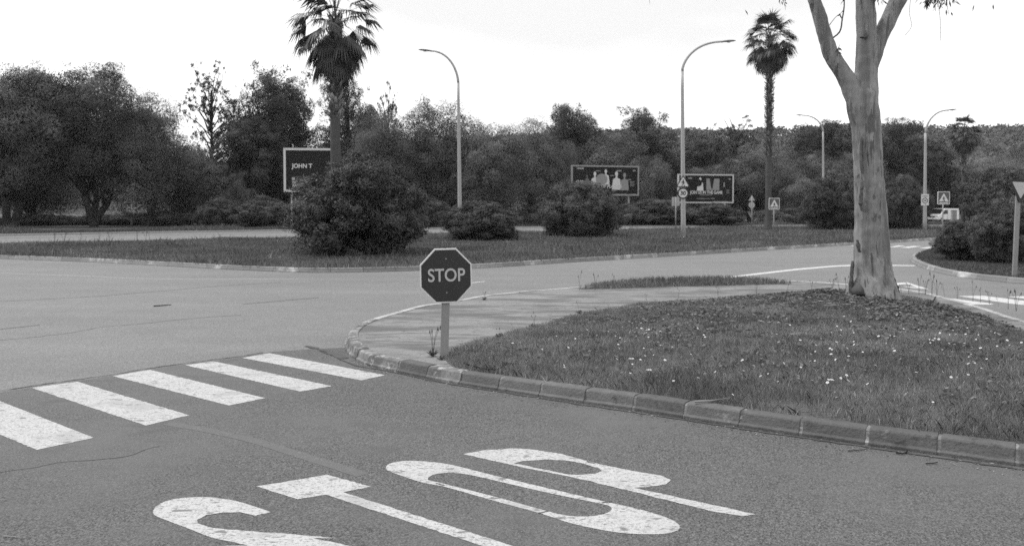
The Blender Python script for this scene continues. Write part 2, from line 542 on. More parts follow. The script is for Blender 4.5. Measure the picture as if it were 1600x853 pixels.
def ribbon(name, px, w, z, m, wob=0.0, kind='structure', rng=random.Random(3), taper=False, px_space=True):
    P = [at(*p) if px_space else Vector(p) for p in px]
    P = resample(catmull(P, step=.05), .07) if (P[0] - P[-1]).length < 25 else catmull(P, step=.4)
    n = len(P)
    if wob: P = [p + Vector((rng.gauss(0, wob), rng.gauss(0, wob), 0)) for p in P]
    L = offset(P, w / 2); Q = offset(P, -w / 2)
    vs, fs = [], []
    for i in range(n):
        k = rng.uniform(.35, 1.3) if taper else 1
        c = P[i]
        for q in (L[i], Q[i]):
            v = c + (q - c) * k; vs.append((v.x, v.y, z))
    fs = [(2 * i, 2 * i + 2, 2 * i + 3, 2 * i + 1) for i in range(n - 1)]
    me = bpy.data.meshes.new(name); me.from_pydata(vs, [], fs)
    bm = bmesh.new(); bm.from_mesh(me)
    for f in bm.faces:
        if f.normal.z < 0: f.normal_flip()
    bm.to_mesh(me); bm.free()
    return tag(link(name, me, m), kind=kind)

ribbon('road_crack', [(-60, 748), (0, 738.5), (60, 730), (90, 723.5), (150, 719), (200, 713), (232, 702), (260, 695)], .009, .0055, M['crack'], .004, taper=True)
ribbon('road_crack', [(-200, 626), (0, 611), (48, 603.5), (120, 593.5), (178, 585), (235, 575.5), (290, 568), (335, 562), (380, 556.5), (415, 550)], .02, .0055, M['crack'], .006, taper=True)
ribbon('road_crack', [(-40, 473), (60, 468), (150, 463), (250, 455), (350, 446.5), (440, 441)], .05, .002, M['crack_main'], .01, taper=True)
ribbon('road_crack', [(-40, 535), (30, 529), (110, 520), (160, 511), (230, 505), (300, 497.5), (380, 492)], .025, .002, M['crack_main'], .012, taper=True)
ribbon('faded_line', [(262, 662), (330, 674), (400, 690), (470, 712), (540, 734), (570, 744)], .10, .0052, M['paint_ghost'])
ribbon('tyre_seam', [(0, 427), (120, 431), (250, 436), (400, 436), (470, 436)], .12, .002, M['asphalt_far'], 0)
ribbon('gutter_dirt', [(500, 549), (520, 556), (540, 566), (565, 574), (603.8, 580), (645, 589), (708, 601.5), (800, 616), (900, 631.5), (1057, 655), (1212, 679), (1387, 704), (1600, 735), (1900, 776)], .035, .0085, M['gutter'], .006, taper=True)
ribbon('gutter_dirt', [(478, 541), (500, 546), (520, 553), (540, 561)], .10, .0087, M['gutter_soft'], .012, taper=True)

# ------------------------------------------------------------ painted markings
_rg = random.Random(44)
def ragged(P, amp=.0028, step=.03):
    out = []
    n = len(P)
    for i in range(n):
        a, b = Vector(P[i]), Vector(P[(i + 1) % n])
        k = max(1, int((b - a).length / step))
        out.append(a)
        if k > 120: continue
        d = (b - a).normalized(); nn = Vector((-d.y, d.x, 0))
        for j in range(1, k):
            out.append(a.lerp(b, j / k) + nn * _rg.gauss(0, amp))
    return out

def marking(name, poly, z=.006, m='paint', holes=()):
    P = [at(*p) for p in poly]
    hs = [[at(*p) for p in h] for h in holes]
    if m == 'paint': P, hs = ragged(P), [ragged(h) for h in hs]
    return tag(sheet(name, P, z, M[m], hs), kind='structure')

ZEB = [[(378.6, 559.7), (421.1, 552.3), (601.7, 586.7), (564.6, 594.8)],
       [(289, 571), (334, 565), (518.9, 603.7), (469, 612.4)],
       [(176, 588.1), (234, 578.2), (414.3, 622.6), (357.4, 634.1)],
       [(49, 606.5), (121, 597), (295.5, 649.3), (228, 665.6)],
       [(-114, 633), (-12, 622.5), (146.3, 684.6), (58, 703.6)]]
for q in ZEB: marking('zebra_stripe', q)
a, b = [at(*p) for p in ZEB[4][:2]], [at(*p) for p in ZEB[3][:2]]
d0 = at(*ZEB[4][0]) - at(*ZEB[3][0]); d1 = at(*ZEB[4][3]) - at(*ZEB[3][3])
for k in (1, 2, 3):
    tag(sheet('zebra_stripe', [at(*ZEB[4][0]) + d0 * k, at(*ZEB[4][1]) + d0 * k, at(*ZEB[4][2]) + d1 * k, at(*ZEB[4][3]) + d1 * k], .006, M['paint']), kind='structure')

def zoomed(pts, s, ox, oy): return [(x / s + ox, y / s + oy) for x, y in pts]

def smooth_px(pts, closed=True):
    P = catmull([at(*p) for p in pts], closed, .06)
    return P

# T of the painted word
t_bar = zoomed([(640, 258), (830, 228), (995, 200), (1215, 260), (1075, 287)], 3.2, 200, 680)
t_low = zoomed([(990, 300), (850, 323)], 3.2, 200, 680)
up = at(*zoomed([(1075, 287)], 3.2, 200, 680)[0]); up_d = (at(700, 822) - up).normalized()
lo_ = at(*t_low[0]); 
T = [at(*p) for p in t_bar] + [up + up_d * 2.35, lo_ + up_d * 2.55] + [at(*p) for p in t_low]
tag(sheet('painted_letter', ragged(T), .006, M['paint']), kind='structure')
# P
Po = zoomed([(370, 78), (450, 63), (560, 55), (640, 58), (760, 76), (880, 108), (930, 121), (1050, 145), (1170, 165), (1208, 182), (1190, 200), (1110, 212), (1060, 214), (1400, 288), (1550, 321), (1500, 329), (1380, 310), (1060, 231), (900, 192), (780, 165), (600, 130), (550, 118)], 2.5806, 580, 680)
Ph = zoomed([(575, 116), (610, 106), (700, 100), (780, 103), (850, 115), (915, 134), (932, 146), (905, 157), (835, 162), (785, 159), (620, 124)], 2.5806, 580, 680)
marking('painted_letter', Po, holes=[Ph])
# O
Oo = zoomed([(60, 130), (76, 116), (130, 106), (210, 107), (300, 117), (400, 140), (490, 163), (700, 213), (960, 274), (1090, 303), (1200, 338), (1243, 365), (1236, 386), (1175, 401), (1050, 400), (950, 388), (800, 356), (690, 320), (500, 268), (280, 206), (218, 196), (120, 165), (64, 143)], 2.5806, 580, 680)
Oh = zoomed([(228, 182), (246, 163), (300, 154), (360, 156), (430, 169), (520, 190), (720, 236), (900, 273), (958, 287), (970, 301), (940, 320), (870, 330), (790, 327), (720, 311), (520, 256), (310, 202), (262, 190)], 2.5806, 580, 680)
Oo_w, Oh_w = smooth_px(Oo), smooth_px(Oh)
tag(sheet('painted_letter', Oo_w, .006, M['paint'], [Oh_w]), kind='structure')
# joints of the stencil in O and P
for a_, b_ in [((262, 196), (296, 206)), ((486, 160), (506, 172)), ((676, 318), (718, 306)), ((930, 276), (972, 268)), ((868, 108), (905, 118)), ((582, 122), (602, 126))]:
    pa, pb = zoomed([a_, b_], 2.5806, 580, 680)
    ribbon('stencil_joint', [pa, pb], .013, .0078, M['asphalt'], .003)
# S: the far half as seen, the near half its half-turn
So = [(423.4, 801), (400, 793), (369, 783.8), (334, 778.4), (303, 777.8), (270, 781), (248, 789), (239.5, 798.5), (241, 805.5), (262, 814.5), (291, 825.5), (310, 833), (331, 841), (369, 849), (387, 853.2)]
Si = [(560, 852), (528, 842), (481, 838), (434, 833.5), (388, 830.8), (350, 827.6), (325, 824), (309, 818.5), (308, 813), (322, 805.6), (347, 802), (375, 801.2), (399, 806.6)]
A = [at(*p) for p in So]; B = [at(*p) for p in Si]
V_d = Vector((-up_d.y, up_d.x, 0))
ctr = up + up_d * .335 - V_d * .70                              # the middle of the letter
B = B[1:]
half = A + B
turn = [Vector((2 * ctr.x - p.x, 2 * ctr.y - p.y, 0)) for p in half]
nA = len(A)
S_poly = A + turn[nA:] + turn[:nA] + B
tag(sheet('painted_letter', ragged(catmull(A[:-1], step=.04) + [A[-1]] + turn[nA:] + turn[:nA] + B), .006, M['paint']), kind='structure')

# markings across the main road
marking('edge_line', [(1128, 433.6), (1180, 427.2), (1245, 419.8), (1300, 415.2), (1345, 413), (1430, 414.6), (1430, 415.9), (1345, 415), (1300, 417.2), (1245, 422.2), (1180, 429.7), (1140, 434.2)], .002, 'paint_worn')
marking('give_way_triangle', [(1392, 444.5), (1398, 442.2), (1418, 441.2), (1452, 452.2), (1424, 449.6)], .002, 'paint_worn',
        [[(1400, 446.2), (1410, 444.4), (1420, 444.6), (1432, 449)]])
marking('zebra_stripe', [(1420, 461.6), (1446, 461.6), (1480, 465.5), (1552, 474.5), (1548, 476), (1500, 475.2), (1460, 468)], .002, 'paint_worn')
marking('zebra_stripe', [(1497, 462.6), (1536, 462), (1600, 470), (1680, 480.5), (1690, 486), (1580, 474.6)], .002, 'paint_worn')
marking('zebra_stripe', [(1572, 463.6), (1605, 462.6), (1760, 478), (1740, 482)], .002, 'paint_worn')
for q in ([(1389.6, 386), (1404, 383.6), (1415, 384.4), (1398, 386.4)], [(1406, 387), (1426, 384.4), (1440, 385), (1420, 387.6)], [(1435, 387.6), (1454, 385.6), (1464, 386), (1450, 388.4)], [(1463, 388), (1471, 387.6), (1476, 388.4), (1466, 389)], [(1329, 384), (1336, 383), (1352, 383.6), (1340, 385)], [(1356, 385), (1374, 383.4), (1386, 384), (1368, 386)]):
    marking('zebra_stripe', q, .002, 'paint_worn')
for q in ([(0, 513.5), (62, 507), (62, 508.2), (0, 515)], [(380, 474.6), (470, 466.6), (498, 464.8), (498, 465.6), (470, 467.8), (380, 475.8)], [(737, 441.5), (758, 439.4), (758, 440), (737, 442.3)]):
    marking('lane_line', q, .002, 'paint_ghost' if q[0][0] < 700 else 'paint_worn')

# ------------------------------------------------------------ kerbs
def kerb(name, path, m, sides, stone=.5, height=.125, width=.15, m_paint=None, painted=None, closed=False, mort=True, seed=5):
    """stones along a path; the island lies to the left of the path if sides=1"""
    rng = random.Random(seed)
    P = path if closed else path
    prof = [(-.018, -.02), (-.018, .030), (.004, .038), (.024, height - .016), (.034, height - .004), (.05, height), (width, height), (width, -.02)]
    inner = [(-.012, -.02), (-.012, .026), (.009, .035), (.030, height - .018), (.052, height - .006), (width - .005, height - .006), (width - .005, -.02)]
    sub = 4
    pts = resample(P, stone / sub)
    n = (len(pts) - 1) // sub
    nrm = [(b - a) for a, b in zip(offset(pts, 0), offset(pts, sides))]
    groups = {False: MB(), True: MB()}
    for s in range(n):
        seg = list(range(s * sub, s * sub + sub + 1))
        isp = bool(painted and painted(pts[seg[2]]))
        mb = groups[isp]
        mb.cur = rng.uniform(.82, 1.14)
        dz, dj = rng.uniform(-.004, .004), rng.uniform(-.004, .004)
        vs = []
        k = len(prof)
        for j, i in enumerate(seg):
            p = pts[i].copy()
            if j == 0: p = pts[i].lerp(pts[i + 1], .10 if mort else .02)
            if j == sub: p = pts[i].lerp(pts[i - 1], .10 if mort else .02)
            for u, z in prof:
                q = p + nrm[i] * (u + dj)
                vs.append((q.x, q.y, z + (dz if z > .05 else 0)))
        fs = []
        for j in range(sub):
            for a in range(k - 1):
                fs.append((j * k + a, (j + 1) * k + a, (j + 1) * k + a + 1, j * k + a + 1))
        fs += [tuple(range(k)), tuple(sub * k + a for a in reversed(range(k)))]
        mb.add(vs, fs)
    if mort:
        mb = MB(); vs = []; k = len(inner)
        for p, q in zip(pts, nrm):
            for u, z in inner:
                v = p + q * u; vs.append((v.x, v.y, z))
        mb.add(vs, [(j * k + a, (j + 1) * k + a, (j + 1) * k + a + 1, j * k + a + 1) for j in range(len(pts) - 1) for a in range(k - 1)])
        tag(mb.build(name + '_joints', M['mortar']), kind='structure')
    for isp, mb in groups.items():
        if mb.v:
            tag(mb.build(name, m_paint if isp else m, bevel=.006 if mort else 0), kind='structure')
    return pts

isl_px = [(2300, 606), (1900, 571), (1700, 536), (1600, 512), (1550, 495), (1500, 480), (1450, 467), (1400, 459), (1330, 453), (1237, 447), (1100, 450), (1000, 453.5), (909, 457), (870, 459.5), (812.8, 464.5), (755, 471), (689, 483.5), (659, 487.5), (617.5, 498.5), (584.5, 508), (562.5, 517), (547, 527), (540.5, 537), (542.5, 547), (551.5, 558), (573.5, 570.5), (603.8, 577.6), (645, 587), (708, 599), (800, 613.5), (900, 628.5), (992, 641.5), (1057.5, 652), (1129.7, 663), (1212.8, 675.8), (1292.5, 687), (1387.5, 700.5), (1490, 714.5), (1600, 730), (1750, 751), (2000, 786), (2300, 828)]
isl = resample(catmull([at(*p) for p in isl_px], step=.06), .05)
_tip0 = min(range(len(isl)), key=lambda i: isl[i].x)
kerb('island_kerb', isl[:_tip0 + 1], M['kerb_pale'], 1, stone=.47, seed=9)
kerb('island_kerb', isl[_tip0:], M['kerb'], 1, m_paint=M['kerb_painted'], stone=.47,
     painted=lambda p: p.y > 8.0 and p.x < 2.2 and (p.x < -1.25 or p.y > 9.4 or (p.x < -.2 and int(p.x * 53) % 2 == 0)))

isl_in = offset(isl, .14)
island_poly = isl_in[::3] 
pav = sheet('pavement', island_poly, .112, M['pavement'])
tag(pav, kind='structure')

# lawn on the island
lawn_px = [(690, 557), (725, 545), (760, 532), (800, 520), (850, 507), (885, 497), (920, 489), (1000, 475), (1100, 467), (1200, 462), (1290, 459), (1400, 463), (1450, 471), (1500, 484), (1550, 499), (1600, 516), (1700, 540), (1900, 575), (2200, 610)]
_tip = min(range(len(isl)), key=lambda i: isl[i].x)
near_in = [p for p in offset(isl, .145)[_tip:] if p.y < 9.6 and p.x > -0.72 and p.y < at(705, 560, .12).y]
lawn = [at(px, py, .115) for px, py in lawn_px] + list(reversed(near_in))[::4]
soil = tag(sheet('lawn_soil', lawn, .116, M['soil']), kind='structure')
tree_b = at(1364, 462, .36)

def lawn_z(p):
    d = edge_dist(p, lawn)
    t = np.clip(d / 2.4, 0, 1)
    e = t * t * (3 - 2 * t)
    g = np.exp(-((p[:, 0] - tree_b.x) ** 2 + (p[:, 1] - tree_b.y) ** 2) / (2 * 2.6 ** 2))
    return .118 + e * (.10 + .17 * g) + e * .03 * (vnoise(p[:, 0], p[:, 1], .8, 3) - .5)

gx, gy = np.arange(-1, 16, .16), np.arange(3.0, 18, .16)
GX, GY = np.meshgrid(gx, gy)
gp = np.c_[GX.ravel(), GY.ravel()]
ins = inside(gp, lawn)
gz = np.where(ins, lawn_z(gp), .1)
idx = np.arange(len(gp)).reshape(GX.shape)
quads = np.stack([idx[:-1, :-1], idx[:-1, 1:], idx[1:, 1:], idx[1:, :-1]], -1).reshape(-1, 4)
quads = quads[ins[quads].all(1)]
used, inv = np.unique(quads, return_inverse=True)
mound = link('lawn_mound', arrays('lawn_mound', np.c_[gp, gz][used], inv.reshape(-1, 4), smooth=True), M['soil'])
tag(mound, kind='structure')

def lz(x, y):
    p = np.array([[x, y]])
    return float(lawn_z(p)[0]) if inside(p, lawn)[0] else .112

gp = scatter(lawn, 4200, 11)
gp = gp[in_view(gp, .12, 4.5)]
dist = gp[:, 1]
keep = rs.rand(len(gp)) < np.clip(9.0 / dist, .25, 1) ** 1.2 * np.clip(1.75 - 1.6 * vnoise(gp[:, 0], gp[:, 1], .55, 17), .25, 1)
gp = gp[keep]; dist = dist[keep]
tall = vnoise(gp[:, 0], gp[:, 1], .45, 5) * vnoise(gp[:, 0], gp[:, 1], 1.7, 8)
edge = edge_dist(gp, lawn)
dtree = np.hypot(gp[:, 0] - tree_b.x, gp[:, 1] - tree_b.y + .6)
bare = np.exp(-(dtree / 2.2) ** 2)
hh = (.028 + .11 * tall + .02 * rs.rand(len(gp))) * (1 - .55 * bare)
hh *= np.where(gp[:, 1] < 8.0, .95, .85)
shade = (.62 + .5 * vnoise(gp[:, 0], gp[:, 1], .33, 9) + .4 * vnoise(gp[:, 0], gp[:, 1], .09, 13)) * (1 - .32 * bare)
g = blades('lawn_grass', gp, lawn_z(gp), hh, .0042 * np.clip(dist / 8, .9, 2), M['grass'], .9, shade, 3)
tag(g, 'short mown grass covering the mounded island lawn', 'grass', kind='stuff')

ke = [p for p in resample(offset(isl, .165)[_tip:], .006) if p.y < 9.2 and p.x > -.5]
ke = np.array([(p.x, p.y) for p in ke]); ke = ke + rs.randn(*ke.shape) * .02
ke = ke[(vnoise(ke[:, 0], ke[:, 1], .35, 51) > .42) & in_view(ke, .1, 4)]
g = blades('kerb_grass', ke, np.full(len(ke), .112), .03 + .08 * rs.rand(len(ke)), .004, M['grass'], 1.5, rs.uniform(.6, 1.5, len(ke)), 14)
tag(g, 'loose grass blades hanging over the back of the near kerb', 'grass', kind='stuff')

# broad-leaved ground cover round the tree foot
def leaf_cards(name, C, L, W, D, m, shade, seed=0, N=None):
    """C centres, D directions of the long axis, rhombus leaves"""
    r = np.random.RandomState(seed)
    n = len(C)
    D = D / (np.linalg.norm(D, axis=1)[:, None] + 1e-9)
    q = r.randn(n, 3) if N is None else N; S = np.cross(D, q); S /= (np.linalg.norm(S, axis=1)[:, None] + 1e-9)
    L = np.broadcast_to(L, n)[:, None]; W = np.broadcast_to(W, n)[:, None]
    V = np.stack([C - D * L / 2, C + S * W / 2, C + D * L / 2, C - S * W / 2], 1).reshape(-1, 3)
    return arrays(name, V, np.arange(n * 4).reshape(n, 4), np.repeat(shade, 4))

ang = rs.uniform(0, 2 * PI, 15000); rad = np.abs(rs.randn(15000)) * .85 + .2
cp = np.c_[tree_b.x + .1 + rad * np.cos(ang) * 1.35, tree_b.y - .35 + rad * np.sin(ang)]
cp = cp[inside(cp, lawn)]
cp = cp[vnoise(cp[:, 0], cp[:, 1], .3, 21) > .46]
n = len(cp)
C = np.c_[cp, lawn_z(cp) + rs.rand(n) * .10 * np.exp(-(np.hypot(cp[:, 0] - tree_b.x, cp[:, 1] - tree_b.y) / 1.3) ** 2) + .015]
me = leaf_cards('clover', C, .05, .035, np.c_[rs.randn(n, 2), rs.rand(n) * .5], M['weed'], rs.uniform(.5, 1.3, n), 5)
tag(link('ground_cover', me, M['weed']), 'dark low leafy weeds round the foot of the eucalyptus', 'ground cover', kind='stuff')

# low broad-leaved weeds in patches through the lawn
cp = scatter(lawn, 420, 71); cp = cp[in_view(cp, .1, 4.5)]
cp = cp[vnoise(cp[:, 0], cp[:, 1], .42, 73) * .6 + vnoise(cp[:, 0], cp[:, 1], .13, 74) * .4 > .60]
cp = cp[edge_dist(cp, lawn) > .45 + .5 * rs.rand(len(cp))]
n = len(cp)
me = leaf_cards('lawn_weeds', np.c_[cp, lawn_z(cp) + .02 + rs.rand(n) * .05], .055, .03, np.c_[rs.randn(n, 2), rs.rand(n) * .8], None, rs.uniform(.55, 1.3, n), 16)
tag(link('lawn_weeds', me, M['weed']), 'patches of low broad-leaved weeds among the grass of the island lawn', 'weeds', kind='stuff')

# leaf litter on the mound
ang = rs.uniform(0, 2 * PI, 1500); rad = np.abs(rs.randn(1500)) * 2.2
cp = np.c_[tree_b.x - .6 + rad * np.cos(ang) * 1.5, tree_b.y - 1.3 + rad * np.sin(ang) * .8]
cp = cp[inside(cp, lawn)]; n = len(cp)
me = leaf_cards('litter', np.c_[cp, lawn_z(cp) + .035 + rs.rand(n) * .03], .10, .02, np.c_[rs.randn(n, 2), rs.randn(n) * .15], M['dry'], np.where(rs.rand(n) < .6, .55, 1.5), 6)
tag(link('leaf_litter', me, M['weed']), 'fallen leaves scattered in the lawn below the eucalyptus', 'fallen leaves', kind='stuff')

# grit and leaf bits in the gutter and on the pavement
lp = np.array([(p.x, p.y) for p in resample(isl[_tip:], .02) if p.y < 9.5 and p.x < 5])
t_ = np.repeat(lp, 2, 0); nn_ = np.abs(rs.randn(len(t_), 2)) * np.array([.10, .12])
t_ = t_ - nn_ * np.array([.75, 1.0])
C = np.c_[t_, np.full(len(t_), .009)]
q = scatter(island_poly, 5, 61); q = q[in_view(q, .05) & ~inside(q, lawn)]
C = np.r_[C, np.c_[q, np.full(len(q), .117)]]
n = len(C)
me = leaf_cards('bits', C, rs.uniform(.008, .04, n), rs.uniform(.004, .012, n), np.c_[rs.randn(n, 2), rs.randn(n) * .08], None, np.where(rs.rand(n) < .6, .5, 2.2), 15, np.c_[rs.randn(n, 2) * .2, np.ones(n)])
tag(link('gutter_litter', me, M['weed']), 'grit and dry leaf bits along the near kerb and on the pavement', 'litter', kind='stuff')

# ------------------------------------------------------------ median, far verge, right island
med_near_c = catmull(med_near, step=.4)
median = med_near_c + list(reversed(med_far))
tag(sheet('median_ground', offset(med_near_c, .1) + list(reversed(med_far)), .10, M['verge']), kind='structure')
kerb('median_kerb', resample(med_near_c, .1), M['kerb_far'], 1, stone=.9, mort=False, height=.125)
far_c = catmull(far_kerb, step=1.0)
kerb('far_kerb', resample(far_c, .25), M['asphalt_far'], 1, stone=1.2, mort=False, height=.14, width=.35)
ribbon('gutter_strip', [(-300, 380), (0, 372.4), (240, 367.2), (450, 364)], .9, .004, M['asphalt'])
verge_poly = offset(far_c, .34) + [Vector((300, 130, 0)), Vector((300, 900, 0)), Vector((-500, 900, 0)), Vector((-300, 40, 0))]
tag(sheet('far_verge', [(p[0], p[1]) for p in verge_poly], .11, M['verge']), kind='structure')

ri_px = [(2600, 480), (1900, 452), (1700, 446.5), (1600, 443.6), (1580, 442), (1530, 437), (1500, 433), (1470, 427), (1446, 420), (1432, 414), (1424.4, 408.5), (1425, 403.5), (1434, 398), (1450, 393.5), (1475, 389.5), (1520, 384), (1600, 377), (1760, 368), (2200, 360)]
ri = resample(catmull([at(*p) for p in reversed(ri_px)], step=.2), .1)
kerb('right_island_kerb', ri, M['kerb_far'], 1, stone=.9, mort=False, height=.13, width=.16)
ri_in = offset(ri, .12)
tag(sheet('right_island_ground', ri_in[::3], .115, M['verge']), kind='structure')

mp = scatter([(p[0], p[1]) for p in median], 190, 21)
mp = mp[in_view(mp, .05)]
near_edge = edge_dist(mp, [(p[0], p[1]) for p in med_near_c])
mh = .06 + .16 * vnoise(mp[:, 0], mp[:, 1], 2.2, 31) * vnoise(mp[:, 0], mp[:, 1], .8, 32) + .05 * rs.rand(len(mp))
mh *= np.where(rs.rand(len(mp)) < .03, 2.2, 1)
ms = .75 + .5 * vnoise(mp[:, 0], mp[:, 1], 1.3, 33)
tag(blades('median_grass', mp, np.full(len(mp), .10), mh, .022 * np.clip(mp[:, 1] / 40, .8, 2), M['grass_far'], .8, ms, 4),
    'rough grass covering the long median between the two roads', 'grass', kind='stuff')

vp = scatter([(p[0], p[1]) for p in offset(far_c, .5)] + [(p[0], p[1]) for p in reversed(offset(far_c, 9))], 55, 23)
vp = vp[in_view(vp, .05)]
ed = edge_dist(vp, [(p[0], p[1]) for p in far_c])
vp = vp[(rs.rand(len(vp)) < .8) | (ed > 1.5)]
vn = vnoise(vp[:, 0], vp[:, 1], 3.0, 41)
tag(blades('verge_grass', vp, np.full(len(vp), .11), .08 + .75 * vn * vn * rs.rand(len(vp)), .05, M['grass_far'], .5, .5 + .5 * vn, 6),
    'tall dry grass on the verge beyond the far road', 'grass', kind='stuff')

rp = scatter([(p[0], p[1]) for p in ri_in[::3]], 500, 25)
rp = rp[in_view(rp, .08)]
rp = rp[rp[:, 1] < 40]
tag(blades('right_island_grass', rp, np.full(len(rp), .115), .02 + .05 * rs.rand(len(rp)), .014, M['grass_far'], .9, np.full(len(rp), .62), 8),
    'short dark grass on the kerbed island at the right', 'grass', kind='stuff')

# sliver of grass between the pavement and the main road
sl = [at(px, py, .1) for px, py in [(905, 453), (925, 448), (960, 444), (1010, 441), (1080, 438.5), (1150, 438.5), (1200, 441), (1238, 444.5), (1150, 447), (1050, 449), (960, 452)]]
sp = scatter(sl, 900, 27)
tag(sheet('strip_soil', sl, .1165, M['soil']), kind='structure')
e = edge_dist(sp, [(p[0], p[1]) for p in sl])
tag(blades('strip_grass', sp, np.full(len(sp), .116), .05 + .11 * np.clip(e / .5, 0, 1) * rs.rand(len(sp)) + .06 * rs.rand(len(sp)), .012, M['grass'], .6, np.full(len(sp), .9), 9),
    'narrow strip of longer grass between the pavement and the main road', 'grass', kind='stuff')

# ============================================================ PLANTS
def canopy(seed, lobes, lobe_r, env, nsub, nleaf, leaf, inner=.0, fill=.2, taper=0.0, spires=5, wave=.14, up=.3, flat=.8, gap=.35, amp=.25, sub_amp=.3, nrand=.55, depth=.3, floor=.1, hang=0.0):
    """leaf cloud: lobes in an envelope (Rx, Rz, zc), each lobe a shell of sub-clumps of leaves; returns mesh, lobe centres"""
    r = np.random.RandomState(seed)
    Rx, Rz, zc = env
    ph = r.uniform(0, 2 * PI, 3)
    # lobe centres, kept apart from each other
    cs = []
    tries = 0
    while len(cs) < lobes and tries < 6000:
        tries += 1
        u = r.randn(3); u /= np.linalg.norm(u)
        q = u * (inner + (1 - inner) * r.rand() ** .45) * np.array([Rx, Rx, Rz]) + np.array([0, 0, zc])
        q[:2] *= 1 - taper * max(0, (q[2] - zc) / Rz)
        a_ = math.atan2(q[1], q[0])
        q = np.array([0, 0, zc]) + (q - np.array([0, 0, zc])) * (1 + wave * (math.sin(2 * a_ + ph[0]) + .8 * math.sin(3 * a_ + ph[1]) * math.sin(q[2] * .9 + ph[2])))
        if q[2] < floor: continue
        if all(np.linalg.norm((q - c) / np.array([1, 1, .85])) > lobe_r * (1.0 - tries / 9000) for c in cs): cs.append(q)
    cs = np.array(cs); nl = len(cs)
    size = lobe_r * r.uniform(.65, 1.2, nl)
    # small lobes that break the outline
    sp = []
    for _ in range(spires):
        a = r.uniform(0, 2 * PI); e = r.uniform(.15, 1.25)
        q = np.array([math.cos(a) * math.cos(e) * Rx, math.sin(a) * math.cos(e) * Rx, math.sin(e) * Rz]) * (1 + (lobe_r * r.uniform(.25, .75)) / Rx)
        q[:2] *= 1 - taper * max(0, q[2] / Rz)
        sp.append(q + np.array([0, 0, zc]))
    if spires:
        cs = np.r_[cs, np.array(sp)]; size = np.r_[size, lobe_r * r.uniform(.28, .55, spires)]; nl = len(cs)
    # sub-clumps on the lobes
    w = size ** 2; w /= w.sum()
    ks = r.choice(nl, nsub, p=w)
    ds = r.randn(nsub, 3); ds[:, 2] += up; ds /= np.linalg.norm(ds, axis=1)[:, None]
    sc = cs[ks] + ds * (size[ks] * r.uniform(.55, 1.0, nsub))[:, None] * np.array([1, 1, flat])
    sr = size[ks] * r.uniform(.22, .5, nsub) * (1 - gap * .5)
    w = sr ** 2; w /= w.sum()
    k = r.choice(nsub, nleaf, p=w)
    d = r.randn(nleaf, 3); d /= np.linalg.norm(d, axis=1)[:, None]
    d = d + ds[k] * .5 + np.array([0, 0, .25]); d /= np.linalg.norm(d, axis=1)[:, None]
    C = sc[k] + d * (sr[k] * (1 - depth + depth * 1.6 * r.rand(nleaf)))[:, None] * np.array([1, 1, .9])
    N = d * .7 + ds[k] * .6 + np.array([0, 0, .35]) + r.randn(nleaf, 3) * nrand
    T = r.randn(nleaf, 3) * .8 + np.array([0, 0, .55 - 1.4 * hang]) + d * .5
    D = T - N * ((T * N).sum(1) / (N * N).sum(1))[:, None] * .8
    lob = 1 + amp * (r.rand(nl) * 2 - 1); sub = 1 + sub_amp * (r.rand(nsub) * 2 - 1)
    sh = lob[ks[k]] * sub[k] * r.uniform(.86, 1.14, nleaf)
    # leaves in the depth of the crown
    nf = int(nleaf * fill)
    if nf:
        kf = r.choice(nl, nf, p=size ** 3 / (size ** 3).sum())
        df = r.randn(nf, 3); df /= np.linalg.norm(df, axis=1)[:, None]
        Cf = cs[kf] + df * (size[kf] * .9 * r.rand(nf) ** .5)[:, None]
        C = np.r_[C, Cf]; D = np.r_[D, r.randn(nf, 3)]; N = np.r_[N, r.randn(nf, 3)]
        sh = np.r_[sh, lob[kf] * r.uniform(.7, 1.2, nf)]
    ok = C[:, 2] > .02
    nt = len(C)
    L = leaf[0] * r.uniform(.6, 1.4, nt); W = leaf[1] * r.uniform(.6, 1.4, nt)
    L[nleaf:] *= 1.5; W[nleaf:] *= 1.8
    return leaf_cards('crown', C[ok], L[ok], W[ok], D[ok], None, sh[ok], seed, N[ok]), (sc if nsub < 200 else sc[::max(1, nsub // 110)]), size

